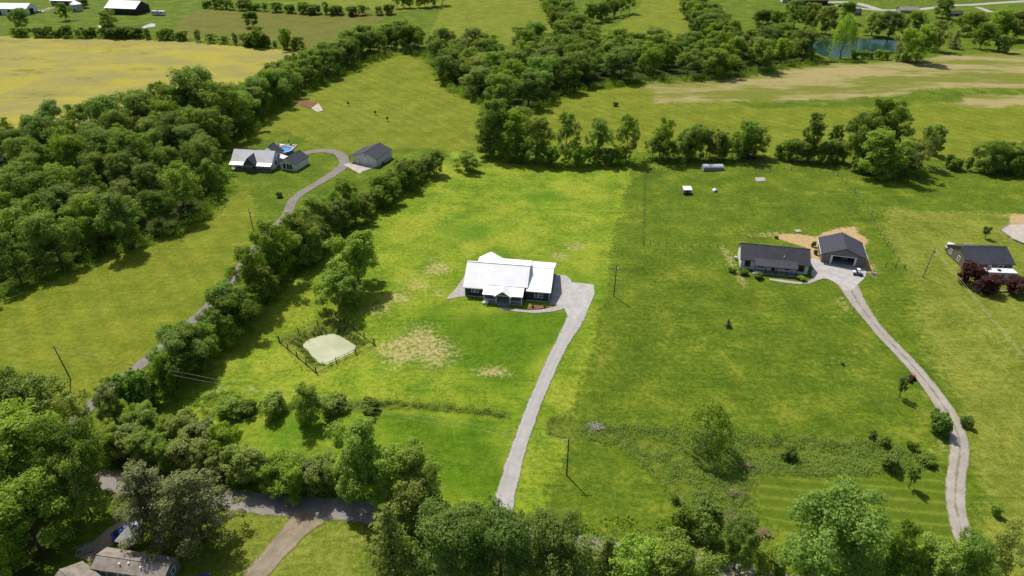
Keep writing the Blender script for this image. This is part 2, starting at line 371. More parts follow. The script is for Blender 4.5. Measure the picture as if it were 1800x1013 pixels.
M['creamwater'] = water('pale_cream_water', lin(222,222,188,.55), lin(200,206,162,.55), .18, .22, .01)  # cream base colour with greener patches
M['skysheen'] = water('farm_pond_sky_sheen', lin(190,190,188,.8), lin(170,172,174,.8), .15)  # pale base colour holds a painted reflection of the sky
M['teal'] = water('green_pond_water', (.007,.032,.022,1), (.011,.044,.030,1), .2, .06, .01, .06)  # dark green base colour stands in for reflected trees
FO = {}
FO['mid'] = foliage('leaves_mid_green', (.094,.152,.018,1), (.164,.220,.034,1))
FO['bright'] = foliage('leaves_bright_green', (.138,.212,.022,1), (.212,.272,.040,1), .35)
FO['deep'] = foliage('leaves_deep_green', (.076,.128,.016,1), (.132,.180,.030,1))
FO['olive'] = foliage('leaves_olive', (.122,.154,.030,1), (.176,.202,.046,1))
FO['pale'] = foliage('leaves_pale_green', (.158,.198,.044,1), (.228,.252,.070,1), .3)
FO['pine'] = foliage('pine_needles', (.076,.090,.028,1), (.138,.142,.052,1), .3, .2)
FO['plum'] = foliage('plum_leaves', (.036,.015,.013,1), (.070,.025,.020,1), .3, .25)
FO['weed'] = foliage('weed_leaves', (.108,.180,.022,1), (.180,.240,.044,1), .3)
FO['reed'] = foliage('reed_leaves', (.080,.120,.020,1), (.135,.160,.036,1), .3)

# ------------------------------------------------------------------ the ground sheet
def axis(lo, hi, d, a, b):
    mid = np.arange(lo, hi+d*.5, d); left = []; x = lo; st = d
    while x > a: st *= 1.22; x -= st; left.append(x)
    right = []; x = mid[-1]; st = d
    while x < b: st *= 1.22; x += st; right.append(x)
    return np.array(left[::-1]+list(mid)+right)
gx = axis(-470, 470, 1.3, -4200, 4200); gy = axis(56, 650, 1.3, -2500, 5200)
NX, NY = len(gx), len(gy)
X, Y = np.meshgrid(gx, gy); X = X.ravel(); Y = Y.ravel(); Z = HT(X, Y)
ii = np.arange((NX-1)*(NY-1)); r = ii//(NX-1); c_ = ii % (NX-1); a0 = r*NX+c_
quads = np.stack([a0, a0+1, a0+NX+1, a0+NX], 1)
me = bpy.data.meshes.new('ground'); me.vertices.add(len(X)); me.vertices.foreach_set('co', np.stack([X, Y, Z], 1).astype(np.float32).ravel())
me.loops.add(quads.size); me.loops.foreach_set('vertex_index', quads.astype(np.int32).ravel())
me.polygons.add(len(quads)); me.polygons.foreach_set('loop_start', (np.arange(len(quads))*4).astype(np.int32))
me.polygons.foreach_set('use_smooth', np.ones(len(quads), bool)); me.update(calc_edges=True); me.materials.append(M['ground'])
ground = bpy.data.objects.new('ground', me); C.objects.link(ground); ground['kind'] = 'structure'
wob = (vnoise(X, Y, .09, 1)-.5)*4+(vnoise(X, Y, .35, 2)-.5)*1.6
def wt(polys, soft=1.5, wobble=1.0):
    res = np.zeros(len(X))
    for p in polys:
        q = P(p); s = np.full(len(X), -1.0)
        xs = [a for a, b in q]; ys = [b for a, b in q]
        k = (X > min(xs)-8) & (X < max(xs)+8) & (Y > min(ys)-8) & (Y < max(ys)+8)
        d = sdf(X[k], Y[k], q)+wob[k]*wobble
        v = np.zeros(len(X)); v[k] = np.clip(d/(2*soft)+.5, 0, 1); res = np.maximum(res, v)
    return res
def blobs(lst):                                        # (px, py, rx px, ry px, strength)
    res = np.zeros(len(X))
    for px, py, rx, ry, st in lst:
        x, y = G0(px, py); wx = abs(G0(px+rx, py)[0]-x); wy = abs(G0(px, py-ry)[1]-y)
        k = (abs(X-x) < wx*1.8) & (abs(Y-y) < wy*1.8)
        d = np.hypot((X[k]-x)/wx, (Y[k]-y)/wy)+(vnoise(X[k], Y[k], .16, 5)-.5)*.9
        v = np.zeros(len(X)); v[k] = np.clip((1.45-d)/1.1, 0, 1)*st; res = np.maximum(res, v)
    return res
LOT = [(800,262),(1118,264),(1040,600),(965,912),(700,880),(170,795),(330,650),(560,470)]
f_lot_bright = wt([LOT], 3.0, .6)*.9  # mask for the lot lawn, whose extra brightness is painted into the grass colour
f_olive = wt([[(-60,560),(300,400),(430,340),(455,400),(430,460),(330,570),(235,655),(150,725),(60,690),(-80,690)],
              [(430,262),(470,205),(600,130),(690,80),(760,120),(790,155),(850,190),(850,262),(720,262),(620,275),(500,235)],
              [(925,205),(1000,165),(1140,150),(1330,190),(1660,180),(1860,190),(1870,280),(1400,275),(1120,270),(940,250)],
              [(750,75),(770,30),(800,-10),(960,-10),(975,60),(900,85)],[(1030,80),(1120,20),(1130,-10),(1215,-10),(1220,70)],
              [(470,4),(640,-8),(900,-12),(700,25)],
              [(-60,560),(-60,700),(-160,700),(-160,560)]], 2)
f_yellow = wt([[(-90,64),(120,62),(300,71),(430,80),(525,88),(510,110),(480,150),(400,180),(330,200),(200,240),(60,250),(-110,270)],[(-90,282),(20,290),(48,325),(20,365),(-90,400)]], 2)
f_dull = wt([[(345,18),(700,22),(640,50),(560,84),(430,76),(300,66),(312,40)]], 2.5)
f_tan = wt([[(1135,140),(1300,126),(1450,116),(1620,106),(1720,92),(1860,80),(1870,150),(1640,162),(1480,172),(1330,180),(1150,186)],[(1660,182),(1700,169),(1870,163),(1870,191),(1690,189)]], 6, 2.0)*.92
f_dirt = blobs([(735,612,62,34,1),(760,632,45,22,.9),(690,622,25,18,.7),(868,656,36,13,.95),(700,522,40,14,.9),(735,500,40,16,.9),(770,470,22,16,.9),(660,545,32,10,.7),
                (1010,434,26,9,.8),(980,450,22,10,.8),(770,515,18,10,.7),(760,458,16,10,.7),(650,612,12,30,.3),(1350,413,45,7,.8),(1290,470,10,40,.8),(1530,480,15,16,.8),
                (1500,450,30,50,.55),(1480,530,12,26,.6),(1660,300,20,6,.5),(1390,665,14,5,.3),(1480,630,60,50,.25),(1190,580,90,50,.2),(1650,690,16,18,.5),
                (1660,780,18,18,.5),(1490,893,7,5,.9),(1636,917,7,5,.9),(1355,935,14,14,.7),(1295,910,18,14,.7),(1300,830,20,14,.6),(1290,855,14,16,.6),(1250,975,40,22,.9),(1330,965,20,12,.7),
                (640,945,30,14,.5),(520,900,50,8,.6),(200,935,14,12,.6),(545,175,26,4,.5),(700,245,12,4,.5),(1215,270,26,5,.4),(500,165,12,4,.4),(1480,630,30,20,.35),(1130,740,30,8,.4),(800,740,8,40,.35),
                (1780,385,20,10,.9),(560,652,16,6,.8),(500,598,10,4,.6),(440,690,22,10,.6),(380,690,20,14,.6),(1640,445,8,10,.6),(1760,600,40,40,.35),(1700,470,10,20,.4),(1230,785,110,6,.3)])
f_rough = wt([[(1008,738),(1120,738),(1200,745),(1300,752),(1560,768),(1640,800),(1635,822),(1500,835),(1345,828),(1322,860),(1330,915),(1360,960),(1270,1030),(1010,945),(980,925),(1180,930),(1192,888),(1150,830),(1090,782),(1020,768)],
              [(390,728),(520,708),(700,706),(895,724),(893,739),(700,726),(520,728),(400,742)],[(965,732),(1010,726),(1020,750),(1000,768),(968,762)],
              [(497,600),(590,560),(652,605),(556,650)],[(1280,285),(1640,285),(1800,300),(1800,312),(1640,300),(1290,290)]], 1.2, .6)
f_sand = wt([[(1360,416),(1400,411),(1430,412),(1446,404),(1500,401),(1522,420),(1526,446),(1532,470),(1500,474),(1420,462),(1412,435),(1385,425)],[(1768,379),(1790,374),(1860,374),(1860,399),(1776,401)]], 1.4, 1.0)
f_stripe = wt([[(1335,838),(1360,824),(1500,836),(1600,838),(1660,800),(1668,870),(1680,950),(1500,960),(1400,940),(1345,900)]], 1, .3)
f_dark = np.maximum(wt([[(800,545),(960,552),(1000,560),(960,640),(900,690),(760,660),(690,590),(740,550)],[(640,720),(890,740),(880,800),(870,890),(800,870),(700,790)]], 5, 1.5),
                    0*X)
W1 = [(-70,548),(30,496),(150,458),(250,430),(335,402),(376,345),(380,275),(410,238),(385,205),(315,195),(245,215),(170,235),(80,248),(-20,262),(-70,280),(25,288),(66,330),(36,378),(-70,410)]
W2 = [(756,95),(790,150),(850,182),(890,197),(930,200),(962,180),(1010,160),(1100,146),(1200,141),(1300,130),(1430,112),(1412,95),(1330,86),(1240,95),(1150,95),(1080,86),(1000,95),(960,86),(900,92),(850,97),(790,90)]
f_litter = wt([W1, W2], 3)*.9
f_litter = np.maximum(f_litter, .8*wt([[(-80,700),(60,720),(140,800),(100,990),(-80,1100)],[(700,925),(980,950),(1080,1080),(620,1080)]], 3))
FENCE_POND = P([(491,601),(590,556),(658,606),(556,656)])
fsd = sdf(X, Y, FENCE_POND); f_dirt = np.maximum(f_dirt, .62*np.exp(-((fsd-1.0)/.9)**2))
f_dry = wt([[(1548,378),(1700,376),(1870,372),(1900,1060),(1740,1060),(1712,830),(1690,740),(1630,620),(1600,490)],[(330,890),(520,900),(660,905),(660,1060),(330,1060)]], 4)
for nm, ch in (('fields_a', (f_lot_bright, f_olive, f_yellow, f_dull)), ('fields_b', (f_tan, f_dirt, f_rough, f_sand)), ('fields_c', (f_stripe, f_dark, f_litter, f_dry))):
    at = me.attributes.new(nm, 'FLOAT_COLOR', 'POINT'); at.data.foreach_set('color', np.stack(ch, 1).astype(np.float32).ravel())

# ------------------------------------------------------------------ roads, drives, water
def smooth_line(pts, step=1.5):
    out = []; n = len(pts)
    for i in range(n-1):
        p0, p1, p2, p3 = [Vector(pts[max(0, min(n-1, k))]) for k in (i-1, i, i+1, i+2)]
        k = max(2, int((p2-p1).length/step))
        for j in range(k):
            t = j/k; out.append(.5*((2*p1)+(-p0+p2)*t+(2*p0-5*p1+4*p2-p3)*t*t+(-p0+3*p1-3*p2+p3)*t**3))
    out.append(Vector(pts[-1])); return out
def strip(name, pts, width, mat, off=.07, wob=.15, seed=0, nseg=6):
    ln = smooth_line([(p[0], p[1]) for p in (G(*q) for q in pts)]); rr = random.Random(seed); V = []; Fc = []; UV = []
    wd = width if isinstance(width, (list, tuple)) else [width, width]
    for i, p in enumerate(ln):
        t = ((ln[min(i+1, len(ln)-1)]-ln[max(i-1, 0)])).normalized(); nrm = Vector((-t.y, t.x)); f = i/(len(ln)-1)*(len(wd)-1); k = min(int(f), len(wd)-2)
        wv = wd[k]*(1-(f-k))+wd[k+1]*(f-k)
        for j in range(nseg+1):
            u = j/nseg-.5; e = (rr.random()-.5)*2*wob if j in (0, nseg) else 0
            q = p+nrm*(u*wv+e); V.append((q.x, q.y, 0)); UV.append((j/nseg, i*.1))
    zs = HT([v[0] for v in V], [v[1] for v in V]); n = nseg+1
    V = [(v[0], v[1], z+off-(.03 if (i % n) in (0, nseg) else 0)) for i, (v, z) in enumerate(zip(V, zs))]
    for i in range(len(ln)-1):
        for j in range(nseg): Fc.append((i*n+j, i*n+j+1, (i+1)*n+j+1, (i+1)*n+j))
    o = obj_from(name, V, Fc, mat); o['kind'] = 'structure'; o.data.polygons.foreach_set('use_smooth', [True]*len(Fc))
    ul = o.data.uv_layers.new(name='across'); ul.data.foreach_set('uv', [c for l in o.data.loops for c in UV[l.vertex_index]])
    fix_normals(o); return o
strip('road', [(-160,775),(-60,795),(40,815),(110,828),(190,845),(300,863),(430,882),(560,893),(680,903),(800,920),(900,938),(1000,958),(1120,978),(1260,1003),(1400,1032),(1560,1070)], 5.0, M['road'], .075, .2, 1)
strip('lane', [(70,818),(110,770),(160,712),(240,648),(330,572),(390,515),(432,458),(470,412),(502,380),(516,352),(545,330),(585,308),(602,292)], [3.2,3.2,3.4], M['lane'], .10, .15, 2)
strip('driveway_loop', [(560,322),(590,303),(606,288),(598,272),(580,266),(556,266),(536,270),(522,278)], [3.6,4.6,4.2,4.0], M['lane'], .13, .12, 3)
strip('driveway', [(882,905),(889,870),(905,810),(925,750),(948,690),(972,635),(994,592),(1012,560),(1018,535)], [4.0,3.1,3.1,3.4,5.5], M['drive'], .10, .12, 4)
strip('gravel_driveway', [(1700,960),(1688,925),(1679,880),(1682,830),(1687,785),(1676,745),(1652,705),(1618,660),(1580,618),(1540,575),(1510,535),(1490,500)], [3.4,3.4,3.8,3.4,3.3,6.0], M['gravel'], .10, .1, 5)
strip('dirt_driveway', [(420,1075),(452,1010),(490,965),(522,930),(552,904)], [4.4,4.0,4.6,6.0], M['dirtlane'], .09, .25, 6)
strip('dirt_track', [(150,985),(175,960),(205,935),(235,915),(262,893)], 4.0, M['dirtlane'], .09, .25, 7)
strip('farm_road', [(1452,5),(1480,4),(1505,6),(1528,12),(1552,18),(1600,17),(1640,14),(1720,8),(1775,4),(1860,1)], 7.0, M['drive'], .10, .4, 8)
strip('farm_lane', [(1470,10),(1500,14),(1530,17),(1556,19)], 6.0, M['drive'], .13, .4, 9)
strip('farm_spur', [(1718,13),(1732,18),(1742,22)], 6.0, M['drive'], .13, .4, 11)
strip('barn_track', [(60,24),(72,20),(85,16),(92,13)], 6.0, M['dirtlane'], .09, .4, 10)

def sheet(name, pts, mat, z=.09, kind='structure', world=False, parent=None, base=-.25):
    q = pts if world else P(pts); o = MB(); n = len(q)
    zz = max(h1(a, b) for a, b in q) if not world else 0
    k = 0; o.v = [(a, b, zz+z) for a, b in q]+[(a, b, zz+base) for a, b in q]
    o.f = [tuple(range(n))]+[(i, (i+1) % n, n+(i+1) % n, n+i) for i in range(n)]
    ob = fix_normals(o.build(name, mat, parent))
    if kind: ob['kind'] = kind
    return ob
def rounded(pts, k=3):
    ln = [Vector(p) for p in pts]
    for _ in range(k-1):
        out = []
        for i in range(len(ln)):
            a, b = ln[i], ln[(i+1) % len(ln)]; out += [a.lerp(b, .25), a.lerp(b, .75)]
        ln = out
    return [(p.x, p.y) for p in ln]
sheet('parking_pad', [(974,485),(978,483),(994,485),(1002,490),(1005,497),(1018,498),(1044,501),(1045,517),(1038,535),(1030,552),(1010,562),(998,556),(992,543),(984,537),(966,536),(972,512)], M['pad'], .12)
sheet('garden_walk', [(876,540),(900,543),(925,546),(950,545),(970,541),(984,536),(994,541),(986,545),(966,549),(940,551),(905,548),(877,544)], M['concrete'], .10)
sheet('gravel_apron', rounded([(783,526),(800,510),(812,492),(822,480),(824,522),(806,522),(794,526)], 2), M['concrete'], .10)
sheet('flower_bed', rounded([(926,541),(936,537),(956,538),(966,540),(950,544),(930,545)], 2), M['mulch'], .14)
sheet('garage_forecourt', rounded([(1420,454),(1444,458),(1510,470),(1524,474),(1520,490),(1508,500),(1498,512),(1484,512),(1470,498),(1450,489),(1436,494),(1424,484),(1430,470)], 2), M['pad'], .12)
sheet('porch_walk', [(1352,490),(1380,493),(1400,496),(1418,496),(1432,489),(1440,492),(1424,499),(1404,500),(1376,497),(1353,493)], M['concrete'], .10)
sheet('shed_forecourt', [(604,290),(618,286),(662,294),(638,302),(632,306)], M['sandc'], .14)
sheet('soil_pad', [(517,183),(531,177),(560,184),(546,193)], M['redsoil'], .14)
sheet('concrete_pad', [(547,193),(560,184),(569,197),(558,200)], M['sandc'], .16)
sheet('concrete_slab', [(1326,318),(1343,318),(1345,324),(1328,325)], M['concrete'], .16)
sheet('stone_slab', [(1394,404),(1406,404),(1410,408),(1400,409)], M['stone'], .16)
sheet('white_terrace', [(1758,408),(1772,399),(1800,399),(1860,399),(1860,436),(1800,432),(1780,424)], M['sandc'], .20)
def pond(name, poly, z, mat):
    rr = random.Random(3); q = []
    for i in range(len(poly)):
        a, b = Vector(poly[i]), Vector(poly[(i+1) % len(poly)])
        for j in range(5): q.append(a.lerp(b, j/5)+Vector((rr.uniform(-.3,.3), rr.uniform(-.3,.3))))
    o = MB(); o.poly([(p.x, p.y, z) for p in q]); ob = fix_normals(o.build(name, mat)); ob['kind'] = 'structure'
    if ob.data.polygons[0].normal.z < 0: ob.data.flip_normals()
def grow(poly, d):
    c = Vector((sum(p[0] for p in poly)/len(poly), sum(p[1] for p in poly)/len(poly)))
    return [tuple(Vector(p)+(Vector(p)-c).normalized()*d) for p in poly]
pond('pond_water', grow(POND_LOT, 1.0), -.42, M['creamwater']); pond('farm_pond_water', grow(POND_FARM, 1), -.5, M['skysheen']); pond('large_pond_water', grow(POND_BIG, 1.2), -.6, M['teal'])

# ------------------------------------------------------------------ building helpers (local x right, y back, front faces -y)
def wall_block(name, root, x0, x1, y0, y1, eave, ridge, mat, axis='x', z0=-.5, parent=None):
    m = MB()
    if axis == 'x':
        yc = (y0+y1)/2; m.extr([(y0,z0),(y1,z0),(y1,eave),(yc,ridge),(y0,eave)], x0, x1, 'x')
    else:
        xc = (x0+x1)/2; m.extr([(x0,z0),(x1,z0),(x1,eave),(xc,ridge),(x0,eave)], y0, y1, 'y')
    return fix_normals(m.build(name, mat, parent or root))
def gable_roof(name, root, x0, x1, y0, y1, eave, ridge, mat, axis='x', oh=.45, og=.4, th=.16, rib=0, parent=None):
    m = MB(); z = th+.02
    if axis == 'x':
        yc = (y0+y1)/2; s = (ridge-eave)/(yc-y0); ze = eave+z-s*oh; zr = ridge+z
        for A in ([(x0-og,y0-oh,ze),(x1+og,y0-oh,ze),(x1+og,yc,zr),(x0-og,yc,zr)], [(x1+og,y1+oh,ze),(x0-og,y1+oh,ze),(x0-og,yc,zr),(x1+og,yc,zr)]):
            m.slab(*A, th)
            if rib: m.ribs(*A, rib)
        m.box(x0-og, x1+og, yc-.12, yc+.12, zr-.08, zr+.05)
    else:
        xc = (x0+x1)/2; s = (ridge-eave)/(xc-x0); ze = eave+z-s*oh; zr = ridge+z
        for A in ([(x1+oh,y0-og,ze),(x1+oh,y1+og,ze),(xc,y1+og,zr),(xc,y0-og,zr)], [(x0-oh,y1+og,ze),(x0-oh,y0-og,ze),(xc,y0-og,zr),(xc,y1+og,zr)]):
            m.slab(*A, th)
            if rib: m.ribs(*A, rib)
        m.box(xc-.12, xc+.12, y0-og, y1+og, zr-.08, zr+.05)
    return fix_normals(m.build(name, mat, parent or root))
FR = ((1,0,0), (0,-1,0)); BK = ((-1,0,0), (0,1,0)); RT = ((0,1,0), (1,0,0)); LF = ((0,-1,0), (-1,0,0))
def window(root, o, face, a, z, wd, ht, fm='trim', bars=True, gm='glass'):
    u, n = face; m = MB(); b = .13
    m.obox(o,u,n,a-b,a+wd+b,0,.07,z-b,z); m.obox(o,u,n,a-b,a+wd+b,0,.07,z+ht,z+ht+b)
    m.obox(o,u,n,a-b,a,0,.065,z,z+ht); m.obox(o,u,n,a+wd,a+wd+b,0,.065,z,z+ht)
    if bars: m.obox(o,u,n,a,a+wd,0,.05,z+ht/2-.04,z+ht/2+.04)
    wi = fix_normals(m.build('window', M[fm], root))
    fix_normals(MB().obox(o,u,n,a,a+wd,-.05,.025,z,z+ht).build('pane', M[gm], wi)); return wi
def door(root, o, face, a, wd, ht, mat, z=.05, frame='trim'):
    u, n = face; d = fix_normals(MB().obox(o,u,n,a,a+wd,-.05,.06,z,z+ht).build('door', M[mat], root))
    m = MB(); m.obox(o,u,n,a-.12,a,0,.09,z,z+ht+.12); m.obox(o,u,n,a+wd,a+wd+.12,0,.09,z,z+ht+.12); m.obox(o,u,n,a,a+wd,0,.085,z+ht,z+ht+.12)
    fix_normals(m.build('door_frame', M[frame], d))
    fix_normals(MB().obox(o,u,n,a+wd-.14,a+wd-.08,.06,.12,z+.95,z+1.05).build('handle', M['galv'], d)); return d
def bars(name, root, mat, boxes):
    for b in boxes: o = fix_normals(MB().box(*b).build(name, M[mat], root))
    return o
def gpt(px, py, z=0): p = G0(px, py); return (p[0], p[1], z)

# ---- the white-roofed house on the lot
def lot_house():
    r = empty('ranch_house', gpt(817.8,520), math.radians(-8.5), 'long navy house with bright white metal roof and gabled front porch', 'house'); r.scale = (1, 1, 1.12)
    # main block, roof planes built by hand: front slope runs lower at the left end than over the porch
    zr, yr, s = 6.5, 6.2, .56; top = lambda y: zr-s*(yr-y)
    m = MB(); m.extr([(0,-.5),(12,-.5),(12,2.9),(yr,zr-.2),(0,2.85)], 0, 5.9, 'x'); m.extr([(1.1,-.5),(11.99,-.5),(11.99,2.9),(yr,zr-.2),(1.1,3.45)], 5.9, 16.6, 'x')
    fix_normals(m.build('wall', M['navy'], r))
    m = MB()
    def pl(a, b, c, d, rib=.6): m.slab(a, b, c, d, .16); m.ribs(a, b, c, d, rib, .025, .03)
    pl((-.45,-.5,top(-.5)),(6.1,-.5,top(-.5)),(6.1,yr,zr),(-.45,yr,zr)); pl((6.1,.55,top(.55)),(16.95,.55,top(.55)),(16.95,yr,zr),(6.1,yr,zr))
    pl((7.4,12.4,zr-.56*6.2),(-.45,12.4,zr-.56*6.2),(-.45,yr,zr),(7.4,yr,zr)); pl((17.0,10.6,5.72),(7.4,10.6,5.72),(7.4,yr,zr),(17.0,yr,zr))
    m.box(-.45, 17.0, yr-.15, yr+.15, zr-.05, zr+.06)
    fix_normals(m.build('main_roof', M['white_roof'], r))
    fix_normals(MB().box(7.6,16.4,8,10.2,4.2,5.6).build('dormer_wall', M['navy'], r))
    # rear cross gable
    fix_normals(MB().extr([(2.1,2.5),(8.3,2.5),(8.3,4.6),(5.2,6.2),(2.1,4.6)], 8, 12.05, 'y').build('rear_gable_wall', M['navy'], r))
    m = MB(); pl((8.7,6.4,4.7),(8.7,12.5,4.7),(5.2,12.5,6.46),(5.2,6.4,6.46)); pl((1.7,12.5,4.7),(1.7,6.4,4.7),(5.2,6.4,6.46),(5.2,12.5,6.46))
    fix_normals(m.build('rear_gable_roof', M['white_roof'], r))
    # right wing
    fix_normals(MB().extr([(.2,-.5),(15.4,-.5),(15.4,2.8),(7.8,5.15),(.2,2.8)], 16.6, 22.8, 'x').build('wing_wall', M['navy'], r))
    m = MB(); pl((16.66,-.25,2.85),(23.25,-.25,2.85),(23.25,7.8,5.4),(16.66,7.8,5.4)); pl((23.25,15.9,2.85),(16.66,15.9,2.85),(16.66,7.8,5.4),(23.25,7.8,5.4)); m.box(16.66,23.25,7.65,7.95,5.33,5.46)
    fix_normals(m.build('wing_roof', M['white_roof'], r))
    # porch
    fix_normals(MB().box(5.6,15.9,-2.7,1.0,-.3,.22).build('porch_floor', M['concrete'], r))
    m = MB(); pl((5.3,-2.95,2.55),(16.1,-2.95,2.55),(16.1,1.15,3.3),(5.3,1.15,3.3)); fix_normals(m.build('porch_roof', M['white_roof'], r))
    fix_normals(MB().extr([(9.0,2.55),(12.6,2.55),(10.8,3.75)], -2.9, -2.76, 'y').build('porch_gable', M['slate'], r))
    m = MB(); pl((13.1,-3.4,2.42),(13.1,.2,2.42),(10.8,.2,3.95),(10.8,-3.4,3.95)); pl((8.5,.2,2.42),(8.5,-3.4,2.42),(10.8,-3.4,3.95),(10.8,.2,3.95))
    fix_normals(m.build('porch_gable_roof', M['white_roof'], r))
    for x in (5.75, 8.95, 12.65, 15.75): bars('porch_post', r, 'trim', [(x-.11,x+.11,-2.72,-2.5,.22,2.55)])
    bars('porch_rail', r, 'trim', [(5.9,8.8,-2.66,-2.6,.95,1.05),(12.8,15.6,-2.66,-2.6,.95,1.05)])
    fix_normals(MB().box(6.0,15.5,1.02,1.08,.22,2.9).build('stone_facing', M['slate'], r))
    bars('front_step', r, 'concrete', [(9.3,12.4,-3.4,-2.71,-.2,.12)])
    bars('side_step', r, 'white', [(5.4,6.9,-3.5,-2.73,-.2,.55)])
    bars('wall_trim', r, 'trim', [(-.05,5.85,-.05,-.005,.0,.14),(16.75,22.85,.14,.19,.0,.14),(22.72,22.86,.12,.195,.15,2.6),(-.06,.08,-.06,-.006,.15,2.6)])
    for x in (1.9, 3.0): window(r, (0,0,0), FR, x, 1.35, .7, 1.1)
    for x in (19.0, 20.2): window(r, (0,.2,0), FR, x, 1.1, .75, 1.3)
    for x in (6.6, 13.4): window(r, (0,1.02,0), FR, x, .9, 1.3, 1.4)
    door(r, (0,1.02,0), FR, 10.2, 1.2, 2.1, 'dark', .22)
    for y in (3.2, 8.2):
        g = fix_normals(MB().obox((22.8,0,0), *RT, y, y+3.0, -.05, .04, .05, 2.3).build('garage_door', M['trim'], r))
        fix_normals(MB().obox((22.8,0,0), *RT, y, y+3.0, .04, .06, 1.15, 1.2).build('panel_joint', M['dark'], g))
    bars('gutter', r, 'trim', [(-.45,5.9,-.64,-.52,2.56,2.68)])
    return r
lot_house()
def planter(px, py):
    o = MB(); a = gpt(px, py, .1); o.tube((0,0,0),(0,0,.45),.28,.36,10); root = empty('planter', a, 0)
    o.build('pot', M['dark'], root); MB().tube((0,0,.42),(0,0,.85),.34,.1,8).build('shrub', FO['deep'], root); return root
tag(planter(936.5,541.5), 'dark potted shrub at left end of curved flower bed', 'planter', 'potted shrubs in the flower bed')
tag(planter(957,540.3), 'dark potted shrub at right end of curved flower bed by drive', 'planter', 'potted shrubs in the flower bed')
def edging():
    q = smooth_line(P([(926,544),(940,545),(954,543),(966,540)]), 1.0); m = MB()
    for a, b in zip(q[:-1], q[1:]): m.tube((a.x,a.y,.2),(b.x,b.y,.2),.08,n=6)
    tag(m.build('bed_edging', M['orange']), 'rust brown edging along front of the curved flower bed', 'edging')
edging()

# ---- right neighbour: white house with charcoal standing-seam roof
def seam_house():
    r = empty('white_house', gpt(1300.5,471.5), math.radians(-11.5), 'white single-storey house with charcoal standing-seam roof and red door', 'house'); r.scale = (1, 1, 1.16)
    wall_block('wall', r, 0, 18.4, 0, 8.6, 2.7, 5.0, M['white']); gable_roof('roof', r, 0, 18.4, 0, 8.6, 2.7, 5.0, M['char_roof'], rib=.55)
    m = MB(); A = [(3.6,-2.4,2.25),(15.2,-2.4,2.25),(15.2,.3,3.09),(3.6,.3,3.09)]; m.slab(*A, .12); m.ribs(*A, .55)
    fix_normals(m.build('porch_roof', M['char_roof'], r))
    fix_normals(MB().box(3.6,15.2,-2.3,-.01,-.3,.18).build('porch_floor', M['concrete'], r))
    for x in (3.8, 6.7, 9.6, 12.4, 15.0): bars('porch_post', r, 'darkwood', [(x-.09,x+.09,-2.25,-2.07,.18,2.16)])
    bars('porch_beam', r, 'darkwood', [(3.7,15.1,-2.27,-2.05,2.0,2.12)])
    window(r, (0,0,0), FR, 1.2, .8, 1.3, 1.5, 'dark'); window(r, (0,0,0), FR, 15.9, .8, 1.4, 1.5, 'dark')
    window(r, (0,0,0), FR, 5.0, .9, 1.4, 1.3, 'dark'); window(r, (0,0,0), FR, 12.2, .9, 1.4, 1.3, 'dark')
    door(r, (0,0,0), FR, 8.6, 1.0, 2.1, 'reddoor', .18)
    window(r, (18.4,0,0), RT, 3.0, .9, 1.2, 1.2, 'dark')
    MB().tube((11.6,1.2,3.3),(11.6,1.2,4.0),.1,n=8).build('vent_pipe', M['trim'], r)
    bars('corner_trim', r, 'trim', [(-.03,.1,-.03,-.004,0,2.6),(18.3,18.43,-.03,-.004,0,2.6)])
    bars('heat_pump', r, 'galv', [(-1.3,-.5,4.5,5.3,-.2,.9)])
seam_house()
def brick_garage():
    r = empty('brick_garage', gpt(1442.5,461), math.radians(-16), 'brick garage with slate grey gable roof and wide open front', 'garage'); r.scale = (1, 1, 1.08)
    W, D, e, g = 11.6, 10.0, 2.7, 4.9
    fix_normals(MB().box(0,.3,.3,D,-.4,e).box(W-.3,W,.3,D,-.4,e).box(.3,W-.3,D-.3,D,-.4,e).build('wall', M['brick'], r))
    for a, b in ((0,2.4), (W-2.4,W)): fix_normals(MB().box(a,b,0,.3,-.4,e-.02).build('brick_pier', M['brick'], r))
    fix_normals(MB().extr([(0,e),(W,e),(W/2,g)], 0, .2, 'y').build('gable_siding', M['mobsiding'], r)); fix_normals(MB().extr([(0,e),(W,e),(W/2,g)], D-.2, D, 'y').build('gable_siding', M['mobsiding'], r)); bars('door_lintel', r, 'mobsiding', [(2.41,W-2.41,.02,.22,2.4,e-.01)])
    bars('door_casing', r, 'trim', [(2.3,2.85,-.06,-.005,0,2.6),(W-2.85,W-2.3,-.06,-.005,0,2.6),(2.86,W-2.86,-.05,-.005,2.42,2.62)])
    fix_normals(MB().box(.3,W-.3,.0,D-.3,-.2,.15).build('floor_slab', M['concrete'], r))
    gable_roof('roof', r, 0, W, 0, D, e, g, M['shingle'], 'y', .5, .45)
    bars('fascia', r, 'trim', [(-.58,-.51,-.4,D+.4,2.5,2.66),(W+.51,W+.58,-.4,D+.4,2.5,2.66)])
    return r
brick_garage()
